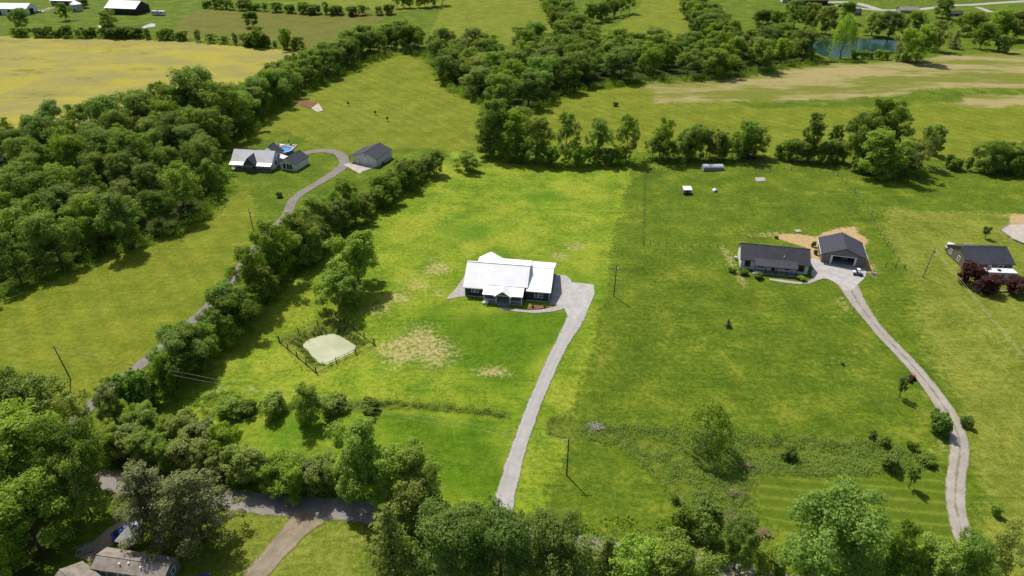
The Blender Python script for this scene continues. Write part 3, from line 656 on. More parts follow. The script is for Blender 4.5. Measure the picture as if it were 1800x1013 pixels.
def grey_house():
    x, y, _ = gpt(1699,473); r = empty('grey_house', gpt(1697,478), math.radians(-1), 'grey house with charcoal roof behind plum-leaved trees and camper', 'house')
    W, D = 12.6, 11.0
    wall_block('wall', r, 0, W, 0, D, 2.8, 5.2, M['greysiding']); gable_roof('roof', r, 0, W, 0, D, 2.8, 5.2, M['char_roof'], rib=0)
    for yy in (-4.2, -8.6): window(r, (0,0,0), LF, yy-1.0, 1.1, 1.0, 1.3)
    window(r, (0,0,0), FR, 2.0, 1.0, 1.4, 1.2); window(r, (0,0,0), FR, 8.6, 1.0, 1.4, 1.2); door(r, (0,0,0), FR, 5.6, 1.0, 2.1, 'trim')
    for xx in (3.0, 4.8): MB().tube((xx,8.4,4.2),(xx,8.4,4.9),.1,n=8).build('vent_pipe', M['trim'], r)
    bars('corner_trim', r, 'trim', [(-.03,-.004,-.02,.12,0,2.6)])
grey_house()

# ---- left neighbour
def left_house():
    r = empty('farmhouse', gpt(405.5,298.5), math.radians(-8), 'white farmhouse with pale metal roof, timber porch gable and dark rear roof', 'house')
    W, D = 16.2, 9.0
    wall_block('wall', r, .4, W, 1.9, D, 3.1, 6.2, M['white'])
    m = MB()
    def pl(a, b, c, d): m.slab(a, b, c, d, .16); m.ribs(a, b, c, d, .7, .03, .04)
    zt = 6.35; yc = 5.45
    pl((0,1.2,2.95),(W+.5,1.2,2.95),(W+.5,yc,zt),(0,yc,zt)); pl((0,-.6,2.35),(W+.5,-.6,2.35),(W+.5,1.2,2.95),(0,1.2,2.95)); pl((W+.5,9.6,2.95),(0,9.6,2.95),(0,yc,zt),(W+.5,yc,zt))
    fix_normals(m.build('roof', M['grey_roof'], r))
    m = MB(); m.slab((10.9,-1.2,2.7),(10.9,4.6,2.7),(8.4,4.6,5.6),(8.4,-1.2,5.6),.15); fix_normals(m.build('porch_gable_roof', M['shingle'], r))
    m = MB(); m.slab((5.9,4.6,2.7),(5.9,-1.2,2.7),(8.4,-1.2,5.6),(8.4,4.6,5.6),.15); fix_normals(m.build('porch_gable_slope', M['grey_roof'], r))
    m = MB(); m.obox((0,-.9,0),*FR,6.2,10.6,-.15,.0,2.6,2.85); m.tube((6.3,-.95,2.8),(8.4,-.95,5.35),.13); m.tube((10.5,-.95,2.8),(8.4,-.95,5.35),.13); m.tube((8.4,-.95,2.7),(8.4,-.95,5.3),.13)
    fix_normals(m.build('timber_truss', M['wood'], r))
    fix_normals(MB().box(.2,W-.1,-.4,1.88,-.4,.25).build('porch_floor', M['concrete'], r))
    for x in (.3, 6.3, 10.5, W-.2): bars('porch_post', r, 'wood', [(x-.12,x+.12,-.4,-.16,.25,2.3)])
    for x in (2.2, 4.2, 11.8, 13.8): window(r, (0,1.9,0), FR, x, 1.0, 1.1, 1.4, 'dark')
    door(r, (0,1.9,0), FR, 8.0, 1.1, 2.1, 'wood', .25); window(r, (W,0,0), RT, 4.6, 1.0, 1.0, 1.4, 'dark')
    wall_block('rear_wing_wall', r, 8.2, 15.2, 9.02, 14.5, 3.2, 6.0, M['white'], 'y'); gable_roof('rear_wing_roof', r, 8.2, 15.2, 9.7, 14.5, 3.2, 6.0, M['shingle'], 'y')
    return r
left_house()
def left_annex():
    r = empty('annex_garage', gpt(494,297.5), math.radians(-20), 'small white gabled annex with dark roof right of the pale-roofed farmhouse', 'garage')
    wall_block('wall', r, 0, 6.8, 0, 8.5, 2.9, 4.9, M['white'], 'y'); gable_roof('roof', r, 0, 6.8, 0, 8.5, 2.9, 4.9, M['shingle'], 'y', .35, .3)
    m = MB(); A = [(-4.0,6.0,3.5),(-4.0,3.0,3.5),(-.4,3.0,2.95),(-.4,6.0,2.95)]; m.slab(*A, .12); fix_normals(m.build('link_roof', M['grey_roof'], r))
    fix_normals(MB().box(-3.8,-.02,3.3,5.8,-.3,2.8).build('link_wall', M['white'], r))
    for x in (1.5, 3.1, 4.4): window(r, (0,0,0), FR, x, .7, .7, 1.7, 'dark')
    g = fix_normals(MB().obox((6.8,0,0), *RT, 3, 6.5, -.05, .04, .05, 2.3).build('garage_door', M['trim'], r))
left_annex()
def metal_shed():
    r = empty('metal_shed', gpt(624,287.5), math.radians(-22), 'white metal shed with dark gable roof and side lean-to', 'shed')
    W, D = 10.2, 11.0
    wall_block('wall', r, 0, W, 0, D, 3.2, 5.2, M['white'], 'y'); gable_roof('roof', r, 0, W, 0, D, 3.2, 5.2, M['shingle'], 'y', .25, .25)
    m = MB(); m.slab((-2.6,D+.2,2.6),(-2.6,-.2,2.6),(-.3,-.2,3.2),(-.3,D+.2,3.2),.12); fix_normals(m.build('lean_to_roof', M['shingle'], r))
    for y in (.2, 5.5, D-.2): bars('lean_to_post', r, 'darkwood', [(-2.5,-2.35,y-.08,y+.08,-.3,2.48)])
    for x in (1.2,): door(r, (0,0,0), FR, x, 1.0, 2.0, 'trim', .05, 'dark')
    for x in (3.2, 6.4):
        g = fix_normals(MB().obox((0,0,0), *FR, x, x+2.7, -.05, .05, .05, 2.6).build('roller_door', M['trim'], r))
        m = MB()
        for k in (.7, 1.35, 2.0): m.obox((0,0,0), *FR, x+.05, x+2.65, .05, .065, k, k+.05)
        m.obox((0,0,0), *FR, x-.07, x-.005, 0, .08, .05, 2.65); fix_normals(m.build('door_seam', M['dark'], g))
    fix_normals(MB().obox((0,0,0), *FR, 4.9, 5.4, 0, .05, 3.9, 4.4).build('gable_vent', M['dark'], r))
    bars('corner_trim', r, 'dark', [(W-.1,W+.03,-.03,-.004,0,3.1),(-.03,.1,-.03,-.004,0,3.1)])
metal_shed()

# ---- far farm buildings
def long_barn(px, py, rot, W, D, e, g, roofm, wallm, label, doors=True, name='barn', oh=.5, open_end=False):
    r = empty(name, gpt(px, py), math.radians(rot), label, 'barn')
    wall_block('wall', r, 0, W, 0, D, e, g, M[wallm]); gable_roof('roof', r, 0, W, 0, D, e, g, M[roofm], rib=1.2, oh=oh)
    if doors:
        for k in range(int(W//9)):
            fix_normals(MB().obox((0,0,0), *FR, 3+k*9, 6.4+k*9, -.05, .06, .05, e*.78).build('sliding_door', M['dark'], r))
    if open_end: fix_normals(MB().obox((W,0,0), *RT, D*.25, D*.62, -.05, .06, .05, e*.9).build('end_door', M['dark'], r))
    return r
long_barn(-30, 26.0, -4, 36, 13, 4.6, 7.4, 'white_roof', 'white', 'long white barn at left edge of the farmyard', open_end=True)
long_barn(91, 10.0, -8, 22, 12, 4.0, 6.5, 'white_roof', 'cargrey', 'pale-roofed barn behind the round grain bin')
long_barn(187, 25.0, -10, 26, 17, 4.6, 8.8, 'white_roof', 'dark', 'big barn with white roof and dark front wall beside camper', False)
def grain_bin():
    r = empty('grain_bin', gpt(136.5,19.5), 0, 'round pale metal grain bin with conical roof', 'grain bin')
    m = MB(); m.tube((0,0,-.2),(0,0,5.2),3.9,n=24,cap=False)
    m.build('wall', M['galv'], r); m = MB()
    for k in range(5): m.tube((0,0,.5+k),(0,0,.56+k),3.95,n=24)
    m.build('hoop', M['galv'], r)
    MB().tube((0,0,5.2),(0,0,7.6),4.1,.5,24).build('roof', M['white_roof'], r); MB().tube((0,0,7.6),(0,0,8.0),.5,.35,12).build('cap', M['galv'], r)
    fix_normals(MB().box(-.5,.5,-4.0,-3.8,.3,2.2).build('hatch', M['dark'], r))
grain_bin()
def camper(px, py, rot, L, label, W=2.5, Hh=3.0):
    r = empty('camper_trailer', gpt(px, py), math.radians(rot), label, 'camper')
    pr = [(0,.8),(.25,.55),(L-.3,.55),(L,.9),(L,1.6),(L-.35,Hh-.35),(L-.8,Hh-.05),(L-1.2,Hh),(.9,Hh),(.45,Hh-.08),(.08,Hh-.5)]
    fix_normals(MB().extr(pr, 0, W, 'y').build('body', M['carwhite'], r))
    for x, wd in ((L*.1,1.0),(L*.3,1.3),(L*.72,1.2)): fix_normals(MB().box(x,x+wd,-.03,.02,1.6,2.3).build('window', M['glass'], r))
    fix_normals(MB().box(L*.53,L*.53+.7,-.035,.02,.75,2.5).build('door', M['mobsiding'], r))
    fix_normals(MB().box(.4,L-.4,-.02,.01,1.15,1.3).build('stripe', M['cargrey'], r))
    fix_normals(MB().box(L*.45,L*.45+.8,W*.3,W*.3+.8,Hh-.01,Hh+.28).build('roof_unit', M['dark'], r))
    for x in (L*.42, L*.42+.85):
        for y in (-.02, W-.24): MB().tube((x,y,.36),(x,y+.26,.36),.36,n=12).build('wheel', M['tyre'], r)
    MB().tube((-.9,W/2,.55),(.3,W/2,.6),.07).build('tow_bar', M['dark'], r); MB().tube((-.8,W/2,0),(-.8,W/2,.6),.06).build('jack_leg', M['dark'], r)
    return r
camper(266, 27.2, -8, 11.0, 'white camper trailer parked right of the dark-walled barn', Hh=3.2)
camper(1720, 494.5, -4, 10.4, 'white camper trailer parked between plum-leaved trees beside grey house')
long_barn(1398, 9.0, -2, 26, 14, 3.4, 6.0, 'redbarn', 'redbarn', 'dark red-brown barn at top edge by the farm road', False)
def small_house(px, py, rot, W, D, e, g, roofm, wallm, label, name='house', cat='house'):
    r = empty(name, gpt(px, py), math.radians(rot), label, cat)
    wall_block('wall', r, 0, W, 0, D, e, g, M[wallm]); gable_roof('roof', r, 0, W, 0, D, e, g, M[roofm])
    for k in range(max(1, int(W//4))): window(r, (0,0,0), FR, 1.0+k*4, .9, 1.2, 1.1, 'trim', False)
    return r
small_house(1582, 24.5, -3, 14, 9, 2.6, 4.6, 'brown_roof', 'tansiding', 'low tan-roofed house beside the farm road beyond the large pond')
small_house(1672, 29.5, -5, 8, 6, 2.2, 3.6, 'char_roof', 'darkwood', 'small dark shed right of tan-roofed house, among trees', 'shed', 'shed')
small_house(1375, 3.5, -3, 8, 6, 2.4, 4.0, 'white_roof', 'white', 'small white shed left of dark red-brown barn', 'shed', 'shed')
small_house(1501, 28.5, -3, 5, 6, 2.6, 4.8, 'char_roof', 'mobsiding', 'tiny grey cabin among trees behind the large pond', 'cabin', 'cabin')

# ---- pasture sheds on the right
def run_in_shed():
    r = empty('run_in_shed', gpt(1236,303.6), math.radians(0), 'curved-roof pale metal livestock shelter with dark open front', 'shelter')
    W, D, Hh = 7.6, 3.6, 2.6; N = 9
    arc = [(D/2-math.cos(math.pi*i/N)*D/2, .9+math.sin(math.pi*i/N)*(Hh-.9)) for i in range(N+1)]; inn = [(D/2+(a-D/2)*.95, .9+(z-.9)*.95) for a, z in arc][::-1]
    prof = [(0,0)]+arc+[(D,0),(D-.09,0)]+inn+[(.09,0)]
    fix_normals(MB().extr(prof, 0, W, 'x').build('shell', M['galv'], r))
    fix_normals(MB().extr([(.1,0)]+[(a*.97+.05, z-.06) for a, z in arc]+[(D-.1,0)], .05, .12, 'x').build('end_panel', M['galv'], r))
    fix_normals(MB().box(.1,W-.1,-.06,-.01,-.1,1.9).build('front_panel', M['cargrey'], r)); bars('skid', r, 'darkwood', [(-.2,W+.2,-.1,.1,-.3,-.11),(-.2,W+.2,D-.1,D+.1,-.3,-.11)])
run_in_shed()
def coop():
    r = empty('coop', gpt(1201.5,341.5), math.radians(0), 'small pale-roofed coop with fence panels in the right pasture', 'coop')
    fix_normals(MB().box(0,2.6,0,1.9,.3,1.7).build('wall', M['cargrey'], r)); m = MB(); m.slab((-.2,-.3,1.75),(2.8,-.3,1.75),(2.8,2.2,2.15),(-.2,2.2,2.15),.1); fix_normals(m.build('roof', M['white_roof'], r))
    for x in (.1, 2.4):
        for y in (.1, 1.7): bars('leg', r, 'darkwood', [(x,x+.14,y,y+.14,-.3,.3)])
    m = MB()
    for k in range(6): m.box(-1.5+k*.25,-1.45+k*.25,.2,.25,-.2,1.1)
    m.box(-1.5,-.02,.2,.25,.95,1.02); fix_normals(m.build('run_panel', M['galv'], r))
    fix_normals(MB().box(1.0,1.7,-.04,-.005,.4,1.3).build('door', M['dark'], r))
coop()
def water_box():
    r = empty('feed_box', gpt(1254.5,340.5), math.radians(20), 'small pale feed box alone in right pasture near coop', 'feed box')
    fix_normals(MB().extr([(0,0),(1.5,0),(1.5,1.1),(.75,1.5),(0,1.1)], 0, 1.2, 'y').build('box', M['carwhite'], r)); fix_normals(MB().box(.3,1.2,-.03,0,.2,.8).build('opening', M['dark'], r))
    bars('base', r, 'darkwood', [(-.1,1.6,-.1,1.3,-.35,-.01)])
water_box()

# ---- foreground mobile home, cabin roof, vehicles
def mobile_home():
    r = empty('mobile_home', gpt(169,1016), math.radians(-9), 'long pale mobile home with weathered brown roof at bottom left', 'mobile home')
    W, D = 12.8, 3.9
    wall_block('wall', r, 0, W, 0, D, 2.5, 3.3, M['mobsiding']); gable_roof('roof', r, 0, W, 0, D, 2.5, 3.3, M['brown_roof'], oh=.15, og=.12, th=.1)
    for x, y in ((4.6,1.0),(6.0,1.3),(8.4,.9),(11.8,3.2),(7.4,2.4)):
        MB().tube((x,y,2.7),(x,y,3.45 if y < 2 else 3.5),.13,n=8).build('roof_vent', M['trim'], r)
    for x in (1.5, 4.6, 8.6, 10.8): window(r, (0,0,0), FR, x, 1.1, .9, 1.0)
    window(r, (W,0,0), RT, 1.8, 1.1, .9, 1.0); door(r, (0,0,0), FR, 7.0, .9, 2.0, 'trim', .2)
    fix_normals(MB().box(-.02,.0,0,D,-.4,2.4).build('end_panel', M['tansiding'], r))
mobile_home()
small_house(92, 1052, -32, 6.0, 5.5, 2.3, 3.7, 'brown_roof', 'darkwood', 'small outbuilding with brown roof beside pallets, bottom left corner', 'outbuilding', 'outbuilding')
def carport():
    r = empty('carport', gpt(207,965), math.radians(-18), 'small white-roofed canopy beside blue car behind mobile home', 'canopy')
    m = MB(); m.slab((0,0,2.0),(3.4,0,2.0),(3.4,3.6,2.4),(0,3.6,2.4),.08); m.ribs((0,0,2.0),(3.4,0,2.0),(3.4,3.6,2.4),(0,3.6,2.4),.5,.03,.03); fix_normals(m.build('roof', M['mobsiding'], r))
    for x in (.1,3.2):
        for y in (.1,3.4): bars('post', r, 'darkwood', [(x,x+.1,y,y+.1,-.2,1.95)])
carport()
def car(px, py, rot, mat, label, L=4.5, W=1.8, name='parked_car', cat='car', suv=False, world=None):
    r = empty(name, world or gpt(px, py, h1(*G0(px, py))+.12), math.radians(rot), label, cat); hh = 1.75 if suv else 1.45
    body = [(0,.35),(L,.35),(L,.75),(L-.15,.9),(L*.76,1.0),(L*.22,1.02),(.05,.92),(0,.7)]
    fix_normals(MB().extr(body, 0, W, 'y').build('body', M[mat], r))
    m = MB(); x0, x1, x2, x3 = L*.10, L*.26, L*.60, L*.76
    m.hexa([(x0,.1,.98),(x3,.1,.98),(x3,W-.1,.98),(x0,W-.1,.98)], [(x1,.22,hh-.06),(x2,.22,hh-.06),(x2,W-.22,hh-.06),(x1,W-.22,hh-.06)]); fix_normals(m.build('glasshouse', M['glass'], r))
    m = MB(); m.hexa([(x1-.05,.2,hh-.06),(x2+.05,.2,hh-.06),(x2+.05,W-.2,hh-.06),(x1-.05,W-.2,hh-.06)], [(x1+.1,.26,hh),(x2-.1,.26,hh),(x2-.1,W-.26,hh),(x1+.1,W-.26,hh)]); fix_normals(m.build('roof', M[mat], r))
    for x in (L*.19, L*.8):
        for y in (-.02, W-.2): MB().tube((x,y,.33),(x,y+.22,.33),.33,n=14).build('wheel', M['tyre'], r)
    for y in (.1, W-.4):
        fix_normals(MB().box(L-.01,L+.03,y,y+.3,.62,.76).build('headlight', M['trim'], r)); fix_normals(MB().box(-.03,.01,y,y+.3,.66,.8).build('tail_light', M['red'], r))
    return r
car(201, 957, 40, 'bluecar', 'blue car parked beside white canopy near mobile home')
car(323, 1046, 25, 'bluecar', 'dark blue car at right end of mobile home', 4.2)
car(63, 23.5, 5, 'carwhite', 'white vehicle parked at end of the long white barn', 5.6, 2.0, suv=True)
car(1455, 9.5, 0, 'cargrey', 'grey vehicle parked right of dark red-brown barn', 5.0, 1.9, suv=True)
car(1473, 12.5, -8, 'dark', 'black vehicle parked on the farm lane by the pond trees', 5.0, 1.9, suv=True)
gq = gpt(1484, 463); car(0, 0, 74, 'cargrey', 'grey car parked inside the open brick garage', 4.4, 1.8, world=(gq[0]+1.2, gq[1]+1.0, .17))
car(1671, 443, 50, 'carwhite', 'white car parked behind grey house near its gable wall', 4.6)
def buggy():
    r = empty('utility_buggy', gpt(1499,485,.13), math.radians(-14), 'small white and grey utility buggy parked outside open brick garage', 'buggy')
    fix_normals(MB().box(0,2.6,.2,1.3,.35,.6).build('chassis', M['cargrey'], r)); fix_normals(MB().hexa([(1.8,.25,.6),(2.7,.3,.6),(2.7,1.2,.6),(1.8,1.25,.6)],[(1.8,.3,1.0),(2.5,.4,.85),(2.5,1.1,.85),(1.8,1.2,1.0)]).build('bonnet', M['carwhite'], r))
    fix_normals(MB().box(-.1,.8,.2,1.3,.6,.95).box(0,.7,.3,1.2,.951,1.1).build('cargo_bed', M['carwhite'], r)); fix_normals(MB().box(.9,1.4,.25,1.25,.6,.85).box(.85,1.0,.25,1.25,.86,1.35).build('seat', M['dark'], r))
    m = MB()
    for y in (.25,1.25): m.tube((.85,y,.6),(.9,y,1.75),.035); m.tube((1.9,y,.9),(1.6,y,1.75),.035); m.tube((.9,y,1.75),(1.6,y,1.75),.035)
    m.build('roll_cage', M['dark'], r); fix_normals(MB().box(.85,1.7,.2,1.3,1.79,1.84).build('roof', M['carwhite'], r))
    for x in (.4,2.2):
        for y in (.02,1.2): MB().tube((x,y,.28),(x,y+.26,.28),.3,n=12).build('wheel', M['tyre'], r)
buggy()
def mower(px, py, rot, mat, label, name='riding_mower', cat='mower', k=1.0):
    g = G(px, py); r = empty(name, g, math.radians(rot), label, cat); r.scale = (k, k, k)
    fix_normals(MB().box(0,1.7,.3,.8,.25,.5).build('chassis', M['dark'], r)); fix_normals(MB().hexa([(.95,.28,.5),(1.75,.32,.5),(1.75,.78,.5),(.95,.82,.5)],[(.95,.32,.95),(1.65,.38,.85),(1.65,.72,.85),(.95,.78,.95)]).build('hood', M[mat], r))
    fix_normals(MB().box(.1,.6,.3,.8,.5,.75).box(.02,.15,.3,.8,.76,1.15).build('seat', M['dark'], r)); fix_normals(MB().box(-.1,.75,.1,1.0,.35,.45).build('fender', M[mat], r))
    for x, rr in ((.2,.38),(1.45,.24)):
        for y in (.0,.9): MB().tube((x,y,rr),(x,y+.22,rr),rr,n=12).build('wheel', M['tyre'], r)
    MB().tube((.95,.55,.9),(.75,.55,1.15),.03).tube((.75,.37,1.15),(.75,.73,1.15),.025).build('steering_column', M['dark'], r)
mower(1600, 674, 30, 'orange', 'orange riding mower beside the gravel driveway bend', k=1.35)
mower(1315, 281, 5, 'red', 'red tractor in front of the dark hedgerow behind pasture', 'tractor', 'tractor', 1.9)
def trailer():
    r = empty('utility_trailer', gpt(676,290), math.radians(62), 'low utility trailer loaded with timber beside the metal shed', 'trailer')
    fix_normals(MB().box(0,5.0,0,1.8,.5,.62).build('deck', M['wood'], r)); m = MB()
    for k in range(4): m.box(.3,4.4,.15+k*.4,.42+k*.4,.63,.85)
    fix_normals(m.build('timber_load', M['deadwood'], r))
    for x in (2.0,2.9):
        for y in (-.24,1.82): MB().tube((x,y,.34),(x,y+.2,.34),.34,n=12).build('wheel', M['tyre'], r)
    MB().tube((5.0,.9,.55),(6.2,.9,.5),.06).build('tow_bar', M['dark'], r); MB().tube((6.1,.9,-.1),(6.1,.9,.5),.05).build('jack_leg', M['dark'], r)
trailer()

# ---- pool and terrace of the left neighbour
def pool():
    x, y, _ = gpt(499, 268); r = empty('swimming_pool', (x, y, 0), 0, 'round above-ground pool with bright blue water behind farmhouse', 'pool')
    m = MB(); m.tube((0,0,-.1),(0,0,1.25),3.6,n=32,cap=False); m.tube((0,0,.9),(0,0,1.25),3.45,n=32,cap=False); m.build('wall', M['poolblue'], r)
    m = MB(); k = 32
    for i in range(k):
        a, b = 2*math.pi*i/k, 2*math.pi*(i+1)/k; f = lambda t, rr, z: (math.cos(t)*rr, math.sin(t)*rr, z)
        m.hexa([f(a,3.4,1.25),f(a,3.78,1.25),f(b,3.78,1.25),f(b,3.4,1.25)], [f(a,3.4,1.33),f(a,3.78,1.33),f(b,3.78,1.33),f(b,3.4,1.33)])
    m.build('rim', M['galv'], r)
    o = MB(); o.poly([(math.cos(2*math.pi*i/k)*3.43, math.sin(2*math.pi*i/k)*3.43, 1.08) for i in range(k)]); o.build('water', M['poolwater'], r)
    for i in range(12):
        a = 2*math.pi*i/12; MB().tube((math.cos(a)*3.68,math.sin(a)*3.68,-.1),(math.cos(a)*3.68,math.sin(a)*3.68,1.25),.06,n=6).build('upright', M['trim'], r)
    MB().tube((3.9,.4,0),(3.5,.35,1.9),.05).tube((3.9,-.2,0),(3.5,-.2,1.9),.05).tube((3.72,-.2,.8),(3.72,.4,.8),.04).tube((3.8,-.2,.4),(3.8,.4,.4),.04).build('ladder', M['trim'], r)
pool()
def terrace():
    r = empty('timber_deck', gpt(476,262), math.radians(-8), 'pale timber deck with furniture behind the round pool', 'deck')
    for k in range(14): fix_normals(MB().box(0,9.5,k*.4,k*.4+.37,.2,.32).build('board', M['stone'], r))
    fix_normals(MB().box(.1,9.4,.1,5.4,-.3,.19).build('frame', M['darkwood'], r))
    def chair(x, y, rz, lab):
        g = r.matrix_basis @ Vector((x, y, .33)); c = empty('patio_chair', g, rz, lab, 'chair', 'chairs on the pool deck')
        fix_normals(MB().box(-.3,.3,-.3,.3,.38,.46).build('seat', M['darkwood'], c)); fix_normals(MB().box(-.3,.3,.24,.3,.47,1.0).build('backrest', M['darkwood'], c))
        for a in (-.25,.25):
            for b in (-.25,.25): fix_normals(MB().box(a-.03,a+.03,b-.03,b+.03,0,.38).build('leg', M['darkwood'], c))
    for i, (x, y, a) in enumerate(((2.2,3.0,1.2),(3.6,3.9,.2),(5.4,3.0,-1.4),(7.6,3.2,.5))): chair(x, y, a, ('leftmost dark patio chair on the pale pool deck', 'dark patio chair behind the round table on pool deck', 'dark patio chair right of the round table on pool deck', 'rightmost dark patio chair on the pale pool deck')[i])
    g = r.matrix_basis @ Vector((3.8,2.8,.33)); t = empty('patio_table', g, 0, 'round patio table on the pale deck behind the pool', 'table')
    MB().tube((0,0,.68),(0,0,.74),.7,n=16).build('top', M['trim'], t); MB().tube((0,0,0),(0,0,.68),.06).build('stem', M['dark'], t); MB().tube((0,0,0),(0,0,.06),.35,n=12).build('base', M['dark'], t)
    g = r.matrix_basis @ Vector((6.2,4.4,.33)); t = empty('closed_parasol', g, 0, 'dark closed parasol standing on the pool deck', 'parasol')
    MB().tube((0,0,.05),(0,0,2.8),.04).build('pole', M['galv'], t); MB().tube((0,0,1.2),(0,0,2.75),.24,.06,8).build('canopy', M['dark'], t); MB().tube((0,0,0),(0,0,.1),.3,n=12).build('base', M['dark'], t)
bpy.context.view_layer.update(); terrace()

# ------------------------------------------------------------------ vegetation
def leaf_mesh(name, cen, nrm, size, aspect, mat, rng):
    n = len(cen); nrm = nrm/np.linalg.norm(nrm, axis=1, keepdims=True)
    rv = rng.normal(size=(n, 3)); u = np.cross(nrm, rv); u /= np.linalg.norm(u, axis=1, keepdims=True)+1e-9; v = np.cross(nrm, u)
    s = size[:, None] if np.ndim(size) else size
    a = cen+u*s; b = cen+v*s*aspect+nrm*s*.12; c = cen-u*s; d = cen-v*s*aspect+nrm*s*.12
    V = np.stack([a, b, c, d], 1).reshape(-1, 3).astype(np.float32); k = np.arange(n)*4
    me = bpy.data.meshes.new(name); me.vertices.add(4*n); me.vertices.foreach_set('co', V.ravel())
    me.loops.add(4*n); me.loops.foreach_set('vertex_index', np.arange(4*n, dtype=np.int32)); me.polygons.add(n); me.polygons.foreach_set('loop_start', k.astype(np.int32))
    me.update(calc_edges=True); me.materials.append(mat); return me
def unit(rng, n):
    v = rng.normal(size=(n, 3)); return v/np.linalg.norm(v, axis=1, keepdims=True)
def lobes_to_leaves(rng, cs, rs, dens, flat=.8):
    CE, NO = [], []
    for c, r in zip(cs, rs):
        n = max(5, int(dens*r*r*12.6*rng.uniform(.35, 1.1))); d = unit(rng, n); d[:, 2] = d[:, 2]*.85+.3; d /= np.linalg.norm(d, axis=1, keepdims=True)
        rad = r*(1-.45*rng.random(n)**2)*np.where(rng.random(n) < .14, rng.uniform(1.1, 1.7, n), rng.uniform(.85, 1.12, n))
        p = c+d*rad[:, None]*np.array([1, 1, flat]); CE.append(p); NO.append(d*.75+unit(rng, n)*.55+np.array([0, 0, .55]))
    return np.concatenate(CE), np.concatenate(NO)
def trunk_mesh(name, H, R, base, r0, rng, mat, limbs=6, top=.8):
    m = MB(); p = Vector((0, 0, -.4)); k = 5; lean = Vector((rng.uniform(-.05,.05), rng.uniform(-.05,.05), 0)); pts = []
    for i in range(k+1):
        t = i/k; pts.append((Vector((lean.x*H*t*t, lean.y*H*t*t, -.4+H*top*t)), r0*(1.25 if i == 0 else 1-.8*t)))
    for (a, ra), (b, rb) in zip(pts[:-1], pts[1:]): m.tube(a, b, ra, rb, 7, False)
    for i in range(limbs):
        t = .3+.5*i/limbs; a = pts[min(k, int(t*k))][0]; an = i*2.4+rng.uniform(0, 1); rr = R*rng.uniform(.5,.75)
        b = a+Vector((math.cos(an)*rr, math.sin(an)*rr, H*rng.uniform(.12,.24))); mid = a.lerp(b, .5)+Vector((0, 0, H*.02))
        m.tube(a, mid, r0*.42, r0*.28, 5, False); m.tube(mid, b, r0*.28, r0*.08, 5, False)
    me = bpy.data.meshes.new(name); me.from_pydata(m.v, [], m.f); me.polygons.foreach_set('use_smooth', [True]*len(me.polygons)); me.materials.append(mat); return me
PROTO = {}
def broadleaf(key, H, R, mat, seed, base=.10, dens=8.5, leaf=.20, nl=46, shape=.75, lob=(.20,.34), bark='bark', ragged=.14, limbs=6, stems=1):
    rng = np.random.default_rng(seed); cs, rs = [], []
    tilt = rng.uniform(-.06, .06, 2); ns = max(11, int(4.6*H*(1-base)/R)); cr = max(.28, min(1.15, R*.175))
    subs = [(rng.normal(0, .06, 2)*R, H*.84, R*.34), (rng.normal(0, .2, 2)*R, H*.62, R*.48)]
    for i in range(ns):                                  # main limbs carry sub-crowns of uneven size
        t = ((i+.5)/ns)*.84; an = i*2.39996+rng.uniform(-.6, .6); sr = R*rng.uniform(.22, .44)
        prof = R*math.sin(math.pi*min(.97, .20+.72*t))**shape*(1+ragged*rng.normal())
        rr = max(0, prof-sr*.75); subs.append((np.array([math.cos(an)*rr, math.sin(an)*rr]), H*(base+(1-base)*t)+sr*.6, sr))
    for (xy, z, sr) in subs:
        nc = int(6+9.5*(sr/cr)**2*.55); d = unit(rng, nc); d[:, 2] = d[:, 2]*.9+.22
        for q in d:
            u = rng.uniform(.62, 1.12); c = np.array([xy[0]+tilt[0]*z, xy[1]+tilt[1]*z, z])+q*sr*u*np.array([1, 1, 1.2])
            c[2] = min(c[2], H*.985); c[2] = max(c[2], .3); cs.append(c); rs.append(cr*rng.uniform(.4, 1.2))
    ce, no = lobes_to_leaves(rng, np.array(cs), np.array(rs), dens)
    k = ce[:, 2] > .15; ce, no = ce[k], no[k]
    pr = random.Random(seed)
    PROTO[key] = (leaf_mesh('crown', ce, no, leaf*rng.uniform(.65, 1.35, len(ce)), .62, mat, rng), trunk_mesh('trunk', H, R, base, max(.14, H*.02), pr, M[bark], limbs), H, R)
def pine(key, H, R, seed, mat='pine', cone=False):
    rng = np.random.default_rng(seed); pr = random.Random(seed); cs, rs, m = [], [], MB()
    m.tube((0,0,-.4),(0,0,H*.96), H*.022, .04, 8, False); lv = 13 if not cone else 16
    for i in range(lv):
        t = i/(lv-1); z = H*((.16 if not cone else .05)+(.82 if not cone else .93)*t)
        rad = R*((1-t*.9)**.6 if not cone else (1-t*.97)**.85)*(.8+.35*rng.random()); nb = 6 if t < .7 else 4
        for j in range(nb):
            an = j*6.283/nb+i*1.1+rng.uniform(-.3, .3); L = rad*rng.uniform(.75, 1.08); e = Vector((math.cos(an)*L, math.sin(an)*L, z+L*.12)); m.tube((0,0,z), e, .07, .02, 4, False)
            for q in np.linspace(.35, 1.0, 3 if L > 1.5 else 2):
                cs.append((math.cos(an)*L*q+rng.uniform(-.2,.2), math.sin(an)*L*q+rng.uniform(-.2,.2), z+L*.12*q+rng.uniform(-.1,.3))); rs.append((.40+.26*rng.random())*(R/4.5)*(1.15 if not cone else .95))
    ce, no = lobes_to_leaves(rng, np.array(cs), np.array(rs), 11.0, .6)
    me = bpy.data.meshes.new('trunk'); me.from_pydata(m.v, [], m.f); me.materials.append(M['bark'])
    PROTO[key] = (leaf_mesh('crown', ce, no, .24*rng.uniform(.7, 1.4, len(ce)), .28, FO[mat], rng), me, H, R)
